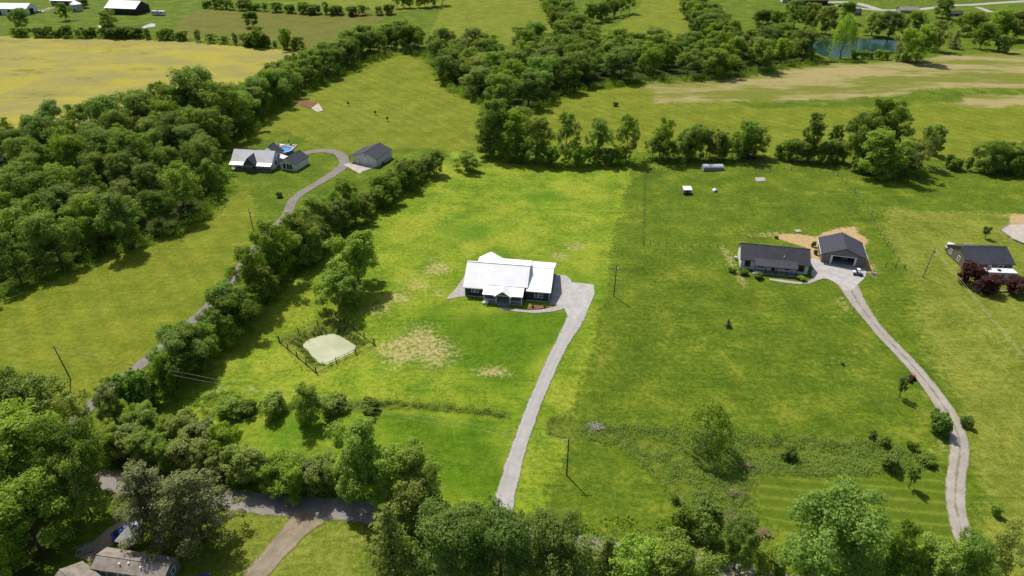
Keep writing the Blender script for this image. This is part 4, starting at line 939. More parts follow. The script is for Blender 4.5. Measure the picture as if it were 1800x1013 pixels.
def willow(key, H, R, seed, mat):
    rng = np.random.default_rng(seed); pr = random.Random(seed); CE = []
    for i in range(150):
        an = rng.uniform(0, 6.283); rr = R*rng.random()**.55; top = H*(1-.45*(rr/R)**2)*rng.uniform(.86, 1.0); L = H*rng.uniform(.18, .5)*(.6+.4*rr/R); n = int(18+L*6)
        t = rng.random(n); CE.append(np.stack([math.cos(an)*(rr+t*.5)+rng.normal(0, .22, n), math.sin(an)*(rr+t*.5)+rng.normal(0, .22, n), np.maximum(.3, top-t*L+rng.normal(0, .15, n))], 1))
    ce = np.concatenate(CE); no = unit(rng, len(ce))+np.stack([ce[:, 0], ce[:, 1], np.full(len(ce), 1.5)], 1)/R*.8
    PROTO[key] = (leaf_mesh('crown', ce, no, .26*rng.uniform(.7, 1.3, len(ce)), .4, FO[mat], rng), trunk_mesh('trunk', H, R, .2, .3, pr, M['greybark']), H, R)
broadleaf('oak_a', 15, 6.2, FO['mid'], 11); broadleaf('oak_b', 16, 6.6, FO['deep'], 12, lob=(.18,.30), nl=54); broadleaf('oak_c', 14, 6.0, FO['mid'], 13, shape=.6, ragged=.24)
broadleaf('oak_d', 15, 5.6, FO['olive'], 14, base=.12, ragged=.2); broadleaf('ash_a', 17, 5.0, FO['mid'], 15, base=.15, shape=.9, nl=50, lob=(.2,.36)); broadleaf('ash_b', 18, 5.2, FO['bright'], 16, base=.1, shape=.9, lob=(.2,.34), ragged=.22)
broadleaf('bright_a', 11, 4.6, FO['bright'], 17, base=.06, leaf=.185, dens=10.5); broadleaf('bright_b', 10, 4.2, FO['bright'], 18, base=.05, ragged=.26, leaf=.185, dens=10.5); broadleaf('slim_a', 13, 3.0, FO['mid'], 19, base=.06, shape=1.0, nl=40, lob=(.26,.42), leaf=.185, dens=10.5)
broadleaf('slim_b', 12, 2.8, FO['deep'], 20, base=.04, shape=1.1, nl=40, lob=(.26,.42), leaf=.18, dens=13); broadleaf('airy_a', 12, 4.4, FO['mid'], 21, base=.22, dens=5.0, nl=40, lob=(.14,.24), leaf=.22, bark='greybark', ragged=.25, limbs=9)
broadleaf('airy_b', 10, 3.6, FO['pale'], 22, base=.18, dens=5.0, nl=36, lob=(.15,.26), leaf=.2, bark='greybark', ragged=.25, limbs=9); broadleaf('pale_a', 8, 3.6, FO['pale'], 23, base=.06, leaf=.18, dens=12)
broadleaf('bush_a', 3.4, 2.2, FO['mid'], 24, base=.0, leaf=.17, dens=14, nl=26, lob=(.26,.42), limbs=4); broadleaf('bush_b', 3.0, 1.9, FO['deep'], 25, base=.0, leaf=.16, dens=15, nl=24, lob=(.26,.42), limbs=4); broadleaf('bush_c', 2.6, 2.0, FO['bright'], 26, base=.0, leaf=.16, dens=14, nl=22, lob=(.26,.42), limbs=4)
broadleaf('young', 4.2, 1.35, FO['deep'], 27, base=.34, leaf=.15, dens=16, nl=22, lob=(.3,.46), limbs=4); broadleaf('plum', 6.0, 3.3, FO['plum'], 28, base=.06, leaf=.2, dens=10, nl=34)
pine('pine_a', 15, 5.6, 31); pine('pine_b', 14, 5.8, 32); pine('cedar', 12, 3.4, 33, 'olive', True); pine('cedar_dark', 9, 2.4, 34, 'pine', True); willow('willow', 12, 5.2, 35, 'bright')
for k_ in list(PROTO):
    cm_, tm_, H_, R_ = PROTO[k_]; co = np.zeros(len(cm_.vertices)*3, np.float32); cm_.vertices.foreach_get('co', co); co = co.reshape(-1, 3)
    PROTO[k_] = (cm_, tm_, float(np.percentile(co[:, 2], 99.7)), float(np.percentile(np.hypot(co[:, 0], co[:, 1]), 95)))
rt = random.Random(77); NTREES = 0
def tree(kind, px, py, h, name='broadleaf_tree', label=None, group=None, cat='tree', wide=1.0, world=None):
    global NTREES
    cm, tm, H, R = PROTO[kind]; g = Vector((world[0], world[1], h1(*world))) if world else G(px, py)
    r = empty(name, g, rt.uniform(0, 6.28), label, cat, group); s = h/H; NTREES += 1; uu = rt.uniform(.86, 1.16)
    for nm, me in (('crown', cm), ('trunk', tm)):
        o = bpy.data.objects.new(nm, me); C.objects.link(o); o.parent = r; o.scale = (s*wide*uu, s*wide/uu, s)
    return r
def measured(kind, px, pb, pt, wpx, label, name='broadleaf_tree', cat='tree', group=None):
    sc = scale_at(px, pb); R = wpx/2/sc; H0, R0 = PROTO[kind][2:]; gx_, gy_ = G0(px, pb); dep = math.atan2(CAMH, gy_); want = (pb-pt)/sc; lo, hi = .5, 40.0
    for _ in range(30):
        h = (lo+hi)/2; up = (.55*h*math.cos(dep)+math.hypot(.43*h*math.cos(dep), R*.9*math.sin(dep)))/(1-.6*h*math.sin(dep)*sc/FOC)
        if up < want: lo = h
        else: hi = h
    h = max(h, R*.95)
    return tree(kind, px, pb, h, name, label, group, cat, min(1.9, max(.55, (R/R0)/(h/H0))))
BROAD = ['oak_a','oak_b','oak_c','oak_d','ash_a','ash_b','oak_a','oak_c','airy_a']
GROUPS = {}
def row(pts, sp, hr, kinds, label, group, jit=1.5, name='broadleaf_tree', cat='tree', wide=(.85,1.15), rows=1, gap=0.0, vary=(.75,1.25)):
    ln = smooth_line(P(pts), 1.0); L = 0; nxt = 0
    for a, b in zip(ln[:-1], ln[1:]):
        L += (b-a).length
        if L >= nxt:
            for k in range(rows):
                t = (b-a).normalized(); nr = Vector((-t.y, t.x)); o = a+nr*((k-(rows-1)/2)*sp*.9)+Vector((rt.uniform(-jit, jit), rt.uniform(-jit, jit)))
                if rt.random() < gap: continue
                kd = rt.choice(kinds); hh = rt.uniform(*hr); GROUPS.setdefault(group, ['row', label, cat, []])[3].append((tree(kd, 0, 0, hh, name, label, group, cat, rt.uniform(*wide), (o.x, o.y)), kd, hh))
            nxt += sp*rt.uniform(*vary)
def wood(poly, sp, hr, kinds, label, group, wide=(.9,1.15), clip=None):
    q = P(poly); xs = [a for a, b in q]; ys = [b for a, b in q]; pts = []; n = 0
    for _ in range(9000):
        x, y = rt.uniform(min(xs), max(xs)), rt.uniform(min(ys), max(ys))
        if not inside(np.array([x]), np.array([y]), q)[0]: continue
        if any((x-a)**2+(y-b)**2 < sp*sp for a, b in pts): continue
        p = proj(x, y, 8)
        if not (-60 < p[0] < 1860): continue
        pts.append((x, y)); kd = rt.choice(kinds); hh = rt.uniform(*hr); GROUPS.setdefault(group, ['wood', label, 'tree', []])[3].append((tree(kd, 0, 0, hh, 'broadleaf_tree', label, group, 'tree', rt.uniform(*wide), (x, y)), kd, hh)); n += 1
    return n

wood(W1, 9.8, (12,18), BROAD, 'left wood', 'trees of the left wood', (.85,1.12))
wood(W2, 12.8, (13,18), BROAD, 'central wood', 'trees of the central wood', (1.05,1.4))
row([(425,228),(455,195),(495,168),(545,140),(595,115),(645,95),(700,84),(745,90)], 9.5, (12,17), BROAD, 'yellow field belt', 'trees of the belt beside the yellow field', rows=2, wide=(.95,1.2))
measured('oak_a', 360, 215, 122, 90, 'tallest tree at the lower end of belt beside yellow field'); measured('ash_a', 400, 240, 150, 70, 'tall tree above the pale-roofed farmhouse, at corner of the wood')
row([(285,700),(328,660),(374,620),(418,582),(460,540),(506,492),(554,448),(604,408),(652,372),(706,336),(758,306),(790,294)], 3.7, (6.5,11.5), ['oak_c','ash_a','airy_a','oak_d','airy_a','bright_a','oak_a'], 'hedgerow beside the left lane', 'hedgerow trees beside the lane', 2.2, 'hedgerow_tree')
for i, (px, pb, pt, wd, k, lb) in enumerate(((632,500,412,76,'bright_a','larger rounded tree standing in lot just left of bare soil patches'),(452,530,438,62,'oak_c','tallest tree of the lane hedgerow, hiding the lane at middle'),(486,490,392,70,'ash_a','tall upright tree in lane hedgerow below the lane bend'),(530,452,376,62,'oak_d','olive tree of lane hedgerow nearest the lane bend'),(412,575,500,58,'oak_a','round tree of lane hedgerow left of the fenced pond'),(560,420,350,56,'bright_a','bright tree of lane hedgerow below the metal shed'),(610,390,318,60,'oak_c','uneven tree of lane hedgerow nearest the metal shed forecourt'),(597,541,468,76,'bright_b','rounded bright tree on lot nearest the fenced pond'),
        (820,300,268,42,'bright_b','low bushy tree at top left corner of the lot'),(392,600,540,56,'airy_a','loose tree hiding the lane at mid hedgerow'),(300,694,620,50,'airy_a','thin leaning tree beside lane above the lot corner'),(362,640,590,54,'bright_b','bushy light tree beside the lane bend above lot corner'))):
    measured(k, px, pb, pt, wd, lb)
row([(848,272),(890,276),(935,282),(980,285),(1025,286),(1072,286),(1118,284)], 3.6, (6,9.5), ['oak_a','oak_c','bright_a','oak_d','airy_a'], 'back hedgerow behind the lot', 'back hedgerow trees', 1.5, 'hedgerow_tree')
for px, pb, pt, wd, k, lb in ((866,272,180,60,'ash_a','tall tree at left end of back hedgerow'),(905,276,200,55,'ash_b','second tall tree from left in back hedgerow'),(945,280,208,55,'oak_d','third tall tree from left in back hedgerow'),(995,280,200,48,'airy_a','airy tall tree in middle of back hedgerow'),(1050,282,212,48,'oak_c','rounded tree in the back hedgerow right of middle'),(1100,282,206,42,'airy_a','airy tree near right end of back hedgerow'),
        (880,228,168,60,'olive','x'),(862,236,192,45,'oak_a','small tree joining back hedgerow and central wood'),(915,232,190,50,'oak_c','rounded tree joining central wood to back hedgerow')):
    if lb != 'x': measured(k, px, pb, pt, wd, lb)
row([(1142,280),(1182,281),(1226,281),(1272,280),(1312,279),(1348,277)], 3.8, (6,12), ['oak_a','oak_c','slim_b','airy_a','bright_a','oak_d'], 'hedgerow behind shelter', 'hedgerow trees behind the shelter', 1.5, 'hedgerow_tree')
row([(1362,281),(1400,282),(1440,284),(1482,286)], 3.8, (5,10), ['oak_a','oak_c','airy_a','bright_a'], 'hedgerow left of the big clump', 'hedgerow trees left of the tall clump', 1.5, 'hedgerow_tree')
for px, pb, pt, wd, k, lb in ((1165,281,212,42,'airy_a','taller airy tree at left end of hedgerow behind shelter'),(1215,282,222,40,'oak_a','taller round tree in hedgerow just left of the shelter'),(1262,281,232,34,'oak_d','taller olive tree right behind the shelter'),(1305,280,216,46,'oak_c','taller uneven tree in hedgerow right of the shelter'),(1420,282,204,36,'slim_a','tall slim tree in hedgerow left of the big clump'),(1460,280,222,24,'slim_b','narrow pointed tree just left of the big clump'),(1497,292,205,60,'oak_a','left tree of the big clump behind right pasture'),(1525,285,178,70,'ash_a','tallest tree of the big clump behind right pasture'),(1556,286,196,60,'ash_b','tall rear tree on right side of the big clump'),
        (1540,309,232,80,'bright_a','broad front tree of the big clump behind right pasture'),(1590,306,246,55,'oak_d','right tree of the big clump behind right pasture'),(1640,272,222,28,'slim_a','slim tree standing right of the big clump'),(1618,292,224,36,'airy_a','airy tree behind right end of the big clump'),(1515,302,262,50,'bush_a','low bushy tree at left foot of the big clump')):
    measured(k, px, pb, pt, wd, lb)
row([(1664,294),(1690,298),(1712,298)], 4.0, (4,8), ['slim_b','bright_b','bush_a'], 'low hedgerow right of big clump', 'low hedgerow small trees on the right', 1.2, 'hedge_tree', 'hedge tree')
row([(1730,302),(1765,300),(1800,302),(1840,304)], 5.5, (8,13), ['oak_c','oak_a','bright_a'], 'clump at right edge', 'trees at the right edge', 1.5, rows=2)
# far trees
row([(968,8),(985,40),(1006,72)], 9.5, (13,18), BROAD, 'upper tree tongue', 'trees of the upper tongue', 2.0, rows=2)
row([(1035,42),(1075,28),(1118,20)], 7.5, (11,15), BROAD, 'spur right of the tree tongue', 'trees of the upper spur', 2.0)
row([(1212,10),(1228,45),(1258,78),(1290,88)], 9.5, (14,18), BROAD, 'belt by large pond', 'trees left of the large pond', 2.0, rows=2)
row([(695,18),(735,16),(790,8)], 7.0, (9,13), BROAD, 'top row above central meadow', 'trees of the top row', 1.5)
row([(362,14),(430,18),(505,22),(560,24),(640,27),(690,28)], 7.0, (4,9), ['oak_c','slim_a','oak_a','bush_a','oak_d'], 'far hedge above dull field', 'small trees of the far hedge', 1.5, 'hedge_tree', 'hedge tree', vary=(.25,1.8), wide=(.9,1.6))
row([(28,62),(88,63)], 5.5, (5,8), ['oak_c','oak_a','slim_a'], 'hedge left of the farm pond', 'small trees at left end of the farm hedge', 1.0, 'hedge_tree', 'hedge tree', vary=(.25,1.8), wide=(.9,1.6))
row([(100,63),(170,64),(250,68)], 4.4, (4,8), ['oak_c','oak_b','oak_a','bush_b'], 'hedge below the farm pond', 'small trees of the farm pond hedge', 1.0, 'hedge_tree', 'hedge tree', vary=(.25,1.8), wide=(.9,1.6))
row([(260,70),(330,73),(400,78),(470,82),(530,88)], 6.5, (4,8), ['oak_c','slim_a','oak_a','bush_a'], 'hedge below the dull field', 'small trees of the yellow field hedge', 1.0, 'hedge_tree', 'hedge tree', vary=(.25,1.8), wide=(.9,1.6))
for px, pb, pt, wd, k, lb in ((40,52,18,30,'oak_a','round tree in front of long white barn'),(116,36,8,26,'oak_c','lone round tree left of the grain bin'),(197,62,22,32,'oak_d','tallest tree beside the farm pond'),(445,48,22,30,'oak_b','lone dark tree in the dull brown-green field'),(455,84,50,26,'slim_a','taller tree in hedge below the lone dark tree'),(505,88,53,26,'oak_c','tall tree near right end of yellow field hedge'),(150,14,0,20,'oak_b','dark tree behind the grain bin'),
        (1338,58,20,36,'oak_b','dark tree at left end of trees by the large pond'),(1362,62,24,32,'oak_a','second tree from left above the large pond'),(1395,50,4,36,'ash_a','tall tree in front of dark red-brown barn'),(1422,56,10,36,'oak_c','tree right of tall one below the dark red-brown barn'),(1450,62,16,40,'oak_d','tree at left bank of the large pond'),(1488,40,6,28,'oak_b','compact tree beside the farm lane'),
        (1476,104,33,44,'willow','tall pale willow standing before the large pond'),(1530,68,30,40,'oak_a','tree at back of the large pond, left'),(1560,70,28,44,'oak_b','tree at back of the large pond, middle'),(1598,72,24,44,'oak_c','tree at back of the large pond, right'),(1576,105,62,28,'airy_b','thin pale tree in front of the large pond'),(1610,110,50,54,'bright_a','broad bright tree at right front of the large pond'),
        (1640,90,40,40,'oak_d','tree right of the large pond, nearest water'),(1655,32,0,34,'oak_a','round tree beside the far road bend'),(1675,86,56,28,'cedar_dark','compact tree on grass right of the large pond'),(1700,62,24,40,'oak_a','tree in right group beyond tan field, left'),(1722,86,44,40,'oak_c','tree in right group beyond tan field, front'),(1752,68,20,44,'ash_b','tall tree in right group beyond tan field'),(1782,70,24,44,'oak_d','tree in right group beyond tan field, right'),(1760,92,64,30,'bush_a','low tree in right group beyond tan field')):
    measured(k, px, pb, pt, wd, lb)
row([(1500,102),(1530,104),(1560,108),(1600,112)], 4.5, (3,6), ['bush_a','bush_c','bright_b'], 'near bank of the large pond', 'shrubs on the pond bank', 1.2, 'shrub', 'shrub')
# foreground left
for px, pb, pt, wd, k, lb in ((18,770,648,110,'oak_b','dark tree at left edge below the mown field'),(84,760,656,110,'airy_a','loose light tree left of the lane end'),(150,765,690,60,'airy_b','thin tree in front of the lane end'),(62,850,722,150,'bright_a','broad light tree hiding the road at left'),(148,880,745,110,'oak_b','dark tree beside the road just right of broad light tree'),
        (10,905,760,100,'oak_c','tree at left edge beside the road'),(70,965,846,130,'bright_b','light tree left of the blue car'),(14,1040,930,90,'bright_a','tree in the bottom left corner'),(205,742,676,60,'oak_d','small tree right of the lane end'),(255,720,650,50,'bush_b','dark bushy tree just outside the lot corner'),(160,905,800,70,'bright_b','light tree at roadside above the dirt track')):
    measured(k, px, pb, pt, wd, lb)
row([(205,800),(262,808),(330,822),(400,836),(470,848),(540,858),(600,866)], 2.5, (5.5,8), ['bright_a','bright_b','bright_b','airy_b','bright_a','pale_a'], 'roadside row at the lot front', 'trees of the roadside row', .8, 'hedgerow_tree')
row([(250,765),(310,775),(370,790),(430,800)], 3.2, (6,8.5), ['bright_a','bright_b','pale_a'], 'second row behind the roadside row', 'trees behind the roadside row', .9, 'hedgerow_tree')
for px, pb, pt, wd, k, lb in ((640,876,748,90,'bright_a','tall bright tree at right part of the roadside row'),(690,886,790,80,'bright_b','bright tree second from right end of roadside row'),(738,888,788,80,'bright_a','broad green tree at right end of the roadside row'),(728,925,842,70,'pale_a','pale tree overhanging the road'),
        (700,1045,893,105,'cedar','tall olive conifer at bottom beside the yard'),(800,1066,902,140,'oak_b','large dark leafy tree right of the olive conifer'),(882,1080,902,140,'oak_b','large dark leafy tree below the driveway mouth'),(968,1072,920,125,'oak_b','large dark leafy tree at lot front right corner'),(1060,1040,942,90,'cedar','olive conifer right of the large dark trees'),(1110,1060,955,110,'bright_b','light leafy tree at bottom by the road'),(1180,1060,950,110,'bright_a','light leafy tree left of the bare soil bank'),
        (1236,948,890,46,'bush_a','dark shrub standing on the weedy bank'),(1290,1000,915,70,'oak_c','small tree on the bare soil bank'),(1345,1010,960,60,'bright_b','light bush left of the big roadside tree'),(1428,1030,866,160,'oak_a','big spreading tree before the striped lawn'),(1548,1030,930,40,'slim_a','slim tree right of the big spreading tree'),(1500,1035,975,60,'bush_a','bush under right side of the big spreading tree'),(1620,1045,950,90,'bright_a','broad bright tree at bottom near driveway end'),(1670,1040,944,80,'oak_c','tree covering the lower driveway end'),(1735,1035,938,70,'airy_b','thin-leaved tree right of the driveway end'),(1580,1040,965,60,'bright_b','low bright tree between slim tree and driveway end')):
    measured(k, px, pb, pt, wd, lb, 'conifer_tree' if k.startswith('cedar') else 'broadleaf_tree')
measured('pine_a', 284, 938, 815, 118, 'large dark pine left of the pair beside mobile home', 'pine_tree'); measured('pine_b', 358, 948, 826, 124, 'large dark pine right of the pair beside mobile home', 'pine_tree')
for px, pb, pt, wd, k, lb, nm in ((1238,792,702,86,'willow','full willow-like tree in the weedy ditch right of lot','willow_tree'),(1580,698,664,18,'young','young tree with dark crown near orange mower','young_tree'),(1597,858,824,20,'young','young tree at right end of the striped lawn','young_tree'),(1731,419,399,13,'young','young tree behind the grey house','young_tree'),
        (1703,500,463,38,'plum','plum-leaved tree at grey house corner','plum_tree'),(1729,512,481,42,'plum','plum-leaved tree in front of the camper, left','plum_tree'),(1780,514,488,40,'plum','plum-leaved tree in front of the camper, right','plum_tree')):
    measured(k, px, pb, pt, wd, lb, nm)
for px, pb, pt, wd, k, lb in ((1649,758,724,38,'bush_b','round dark bush at left edge of the gravel driveway'),(1696,749,731,22,'bush_a','small bush at right edge of the gravel driveway'),(1384,806,786,26,'bush_b','dark bush in middle of the weedy ditch'),(1532,772,759,14,'bush_b','small bush at top of weedy ditch, left of two'),(1552,784,768,18,'bush_b','small bush at top of weedy ditch, right of two'),(1601,790,776,20,'bush_a','bush in weedy ditch toward the driveway'),(1626,814,796,30,'bush_b','dark bush at right end of weedy ditch'),(1562,824,796,34,'bush_a','brownish bush in weedy ditch above striped lawn'),
        (1279,574,560,14,'cedar_dark','tiny dark conifer alone on the neighbour lawn'),(1082,187,180,9,'bush_b','tiny round bush alone in the far meadow'),(545,740,680,52,'bright_a','tallest bush of the ditch inside the lot'),(486,727,694,44,'bush_c','light bush at left part of the lot ditch'),(590,723,694,46,'bush_c','bush right of the tallest one along lot ditch'),(650,723,700,36,'bush_a','rounded bush near middle of lot ditch'),(436,726,704,34,'bush_a','bush behind the roadside trees at ditch end'),(405,730,700,46,'bright_b','light bush at left end of lot ditch'),(396,718,708,18,'bush_b','small dark bush above the roadside trees'),
        (492,347,338,12,'bush_b','tiny bush on farmhouse lawn beside its lane'),(1307,482,472,18,'bush_a','small shrub at left front corner of white house'),(1332,489,479,16,'bush_b','small shrub before the porch of white house'),(1408,492,484,16,'bush_c','light shrub at right front of white house'),(1286,478,468,14,'bush_c','light shrub left of white house'),(1429,434,425,8,'bush_b','dark shrub on sand between house and garage, rear'),(1433,447,439,8,'bush_b','dark shrub on sand between house and garage, front'),(1684,461,453,9,'bush_b','small shrub by gable wall of grey house'),(1364,419,414,7,'bush_b','tiny dark bush on soil behind the white house'),
        (1195,933,895,40,'bush_a','dark bush on weedy bank near lot corner'),(1748,905,890,10,'bush_c','tiny bush on right lawn'),(1187,884,872,14,'bush_b','little bush at the edge of the weedy slope'),(1480,640,634,8,'bush_c','tiny light bush on neighbour lawn')):
    measured(k, px, pb, pt, wd, lb, 'shrub', 'shrub')
for i, (px, py) in enumerate(((612,186),(660,202),(681,213))):
    measured('young', px, py, py-7, 5, ('leftmost', 'middle', 'rightmost')[i]+' of three tiny saplings on the meadow above the metal shed', 'young_tree', 'tree', 'saplings on the meadow')

LOOK = {'oak_a':'round mid-green','oak_b':'dense dark green','oak_c':'uneven mid-green','oak_d':'olive','ash_a':'upright mid-green','ash_b':'upright bright','airy_a':'thin-leaved','airy_b':'thin pale','bright_a':'bright bushy','bright_b':'bright ragged','slim_a':'slim green','slim_b':'slim dark','pale_a':'pale','bush_a':'low round','bush_b':'low dark','bush_c':'low bright'}
for gr, (how, noun, cat, items) in GROUPS.items():
    pr = [proj(o.location.x, o.location.y, h/2) for o, k, h in items]; x0, x1 = min(p[0] for p in pr), max(p[0] for p in pr); y0, y1 = min(p[1] for p in pr), max(p[1] for p in pr)
    hs = sorted(h for o, k, h in items); n = len(hs)
    for (o, k, h), (x, y) in zip(items, pr):
        u = (x-x0)/(x1-x0+1e-6); v = (y-y0)/(y1-y0+1e-6)
        size = 'tall' if h >= hs[2*n//3] else ('small' if h < hs[n//3] else 'medium')
        if how == 'wood': zone = ('back', 'middle', 'front')[min(2, int(v*3))]+' '+('left', 'centre', 'right')[min(2, int(u*3))]+' of '
        else: zone = ('left end', 'left part', 'middle', 'right part', 'right end')[min(4, int(u*5))]+' of '
        o['label'] = size+' '+LOOK[k]+(' shrub' if cat == 'shrub' else ' tree')+' at '+zone+noun.replace('the ', '')

for gr, (how, noun, cat, items) in GROUPS.items():
    same = {}
    for o, k, h in items: same.setdefault(o['label'], []).append(o)
    for lb, os_ in same.items():
        if len(os_) == 2:
            os_.sort(key=lambda o: o.location.y); os_[0]['label'] = 'nearer of two, '+lb; os_[1]['label'] = 'farther of two, '+lb
        elif len(os_) > 2:
            os_.sort(key=lambda o: proj(o.location.x, o.location.y, 5)[0])
            for q, o in enumerate(os_): o['label'] = ('first', 'second', 'third', 'fourth', 'fifth', 'sixth', 'seventh', 'eighth')[min(q, 7)]+' from left, '+lb

# ---- undergrowth, weeds and reeds that nobody could count
def clumps(name, spots, mat, label, cat, leaf=.2, per=26, seed=5, tall=1.0):
    rng = np.random.default_rng(seed); sp = np.array(spots); z = HT(sp[:, 0], sp[:, 1]); CE, NO, SZ = [], [], []
    for (x, y, r, h), zz in zip(spots, z):
        n = max(8, int(per*r*r)); d = unit(rng, n); d[:, 2] = np.abs(d[:, 2]); p = np.stack([x+d[:, 0]*r*rng.random(n)**.4, y+d[:, 1]*r*rng.random(n)**.4, zz+.05+d[:, 2]*h*rng.uniform(.5, 1.05, n)], 1)
        CE.append(p); NO.append(d*.6+unit(rng, n)*.7+np.array([0, 0, .4])); SZ.append(leaf*rng.uniform(.6, 1.5, n))
    me = leaf_mesh(name, np.concatenate(CE), np.concatenate(NO), np.concatenate(SZ), .55/tall, mat, rng)
    o = bpy.data.objects.new(name, me); C.objects.link(o); return tag(o, label, cat, None, 'stuff')
def in_poly(polys, n, rr, hr, seed):
    g = random.Random(seed); out = []
    for poly in polys:
        q = P(poly); xs = [a for a, b in q]; ys = [b for a, b in q]; k = 0; tries = 0
        while k < n and tries < n*20:
            tries += 1; x, y = g.uniform(min(xs), max(xs)), g.uniform(min(ys), max(ys))
            if inside(np.array([x]), np.array([y]), q)[0]:
                v_ = float(vnoise(x, y, .16, 9))*.65+float(vnoise(x, y, .5, 12))*.35; k += 1
                if v_ > .27: out.append((x, y, g.uniform(*rr), g.uniform(*hr)*(.5+1.6*max(0, v_-.3))))
    return out
def along(pts, sp, jit, rr, hr, seed):
    g = random.Random(seed); ln = smooth_line(P(pts), .5); out = []; L = 0; nx = 0
    for a, b in zip(ln[:-1], ln[1:]):
        L += (b-a).length
        if L >= nx: out.append((a.x+g.gauss(0, jit), a.y+g.gauss(0, jit), g.uniform(*rr), g.uniform(*hr))); nx += sp*g.uniform(.6, 1.4)
    return out
WD = [(1012,744),(1120,742),(1200,750),(1300,757),(1560,772),(1632,802),(1625,818),(1500,830),(1345,824),(1316,858),(1324,912),(1340,960),(1280,1000),(1230,960),(1195,930),(1198,888),(1155,830),(1095,782),(1020,766)]
clumps('weeds', in_poly([WD], 3000, (.35,1.0), (.25,1.0), 1)+along([(1040,750),(1200,762),(1420,776),(1600,800)], .3, .8, (.5,1.2), (.6,1.6), 2)+along([(1020,740),(1120,741),(1250,752),(1420,764),(1560,772)], .5, .6, (.5,1.0), (.6,1.3), 23)+along([(1030,768),(1090,784),(1150,832),(1196,890)], .4, .5, (.5,.9), (.6,1.3), 24)+along([(1060,746),(1200,756),(1330,764),(1480,774),(1600,792)], 1.2, .9, (.8,1.4), (1.2,2.2), 25)+in_poly([WD], 70, (.7,1.3), (.8,1.7), 26), FO['weed'], 'tangled green weeds filling the ditch right of the lot', 'weeds', .11, 40, 6)
clumps('ditch_growth', along([(380,736),(440,729),(520,719),(600,715),(700,715),(800,722),(893,731)], .14, .7, (.5,1.0), (.6,1.6), 3)+along([(400,733),(520,717),(700,714),(800,721),(885,730)], .9, .5, (.7,1.3), (1.0,2.2), 33)+along([(968,758),(966,744),(972,734),(990,729),(1010,730)], .3, .3, (.4,.8), (.4,.9), 4)+along([(968,758),(980,765),(1000,766),(1015,764)], .3, .3, (.4,.7), (.3,.6), 5)+in_poly([[(330,700),(420,690),(440,725),(360,735)]], 180, (.4,.9), (.3,.9), 44), FO['mid'], 'green growth along the ditch crossing the lot', 'weeds', .13, 40, 7)
g8 = random.Random(8); rd = []
for i in range(len(POND_LOT)):
    a, b = Vector(POND_LOT[i]), Vector(POND_LOT[(i+1) % len(POND_LOT)]); c0 = Vector((sum(p[0] for p in POND_LOT)/14, sum(p[1] for p in POND_LOT)/14))
    for j in range(int((b-a).length/.35)):
        p = a.lerp(b, g8.random()); back = p.y > c0.y+1; k = 4 if back else (3 if p.x < c0.x-2 else 1)
        for _ in range(k):
            if not back and g8.random() < .35: continue
            q = p+(p-c0).normalized()*g8.uniform(.1, 3.0 if back else 1.6); rd.append((q.x, q.y, g8.uniform(.25,.6), g8.uniform(.5,1.3)))
clumps('pond_reeds', rd, FO['reed'], 'dark green reeds round the fenced pond', 'reeds', .2, 46, 9, 2.0)
ug = []
for pts, sp, hr in (([(262,690),(352,612),(442,532),(540,442),(642,367),(756,304)], .4, (.8,3.2)), ([(285,705),(375,622),(462,545),(556,455),(655,382),(765,312)], .6, (.6,1.8)), ([(848,272),(935,282),(1025,286),(1118,284)], .6, (.8,3.0)), ([(1130,282),(1226,283),(1348,279)], .7, (.8,2.6)), ([(1352,281),(1440,286),(1490,295),(1560,310),(1620,305)], .7, (.8,2.6)),
        ([(1620,300),(1700,300),(1840,306)], .9, (.8,2.2)), ([(190,800),(330,825),(470,850),(620,868),(770,890)], .5, (.6,2.2)), ([(100,64),(250,69)], .45, (1,3.4)), ([(260,71),(400,79),(560,90)], .6, (.8,3)), ([(25,63),(90,64)], .5, (1,3.4)), ([(420,240),(495,178),(595,122),(700,92),(750,100)], 1.2, (1,3.2)),
        ([(0,505),(60,470),(150,440),(250,415),(340,392),(396,340),(400,280)], 1.0, (1,3.2)), ([(758,98),(792,152),(850,184),(890,198),(930,202),(964,182),(1010,162),(1100,148),(1200,142),(1300,131),(1430,113)], 1.2, (1,3.2)), ([(690,905),(860,935),(1000,965),(1150,1000),(1300,1010),(1500,1020),(1700,1010)], .6, (.5,1.8)),
        ([(500,22),(690,29)], .9, (1,3)), ([(362,16),(500,22)], 1.2, (1,2.6)), ([(1410,104),(1500,104),(1620,112)], 1.2, (1,2.5)), ([(970,930),(1100,945),(1190,940),(1240,930)], .6, (.3,1.0))):
    ug += along(pts, sp, 1.6, (.7,1.7), hr, len(ug))
for pts, sp in (([(758,100),(792,154),(850,186),(890,200),(930,203),(964,184),(1010,164),(1100,150),(1200,144),(1300,132),(1430,114)], .9), ([(0,520),(60,488),(150,455),(250,430),(336,402),(378,345),(382,280)], .9), ([(430,245),(505,182),(605,126),(705,95),(752,102)], 1.0)):
    ug += along(pts, sp, 2.2, (1.2,2.4), (2.0,5.0), len(ug)+7)
clumps('undergrowth', ug, FO['mid'], 'mixed green undergrowth at foot of hedgerows and woods', 'undergrowth', .2, 24, 10)
g9 = random.Random(19); ed = along([(995,930),(1100,935),(1180,925)], .5, .4, (.2,.5), (.1,.4), 50)+in_poly([[(430,650),(500,570),(560,548),(600,560),(560,600),(470,660)]], 90, (.2,.5), (.1,.3), 51)
clumps('tall_grass', ed+along([(490,600),(590,556),(658,606),(556,655),(490,600)], .3, .25, (.2,.4), (.15,.4), 52)+along([(1135,285),(1132,360),(1131,432)], .5, .2, (.2,.4), (.15,.45), 53), FO['reed'], 'tall unmown grass under fences and along the lot edge', 'grass', .12, 40, 20, 2.0)

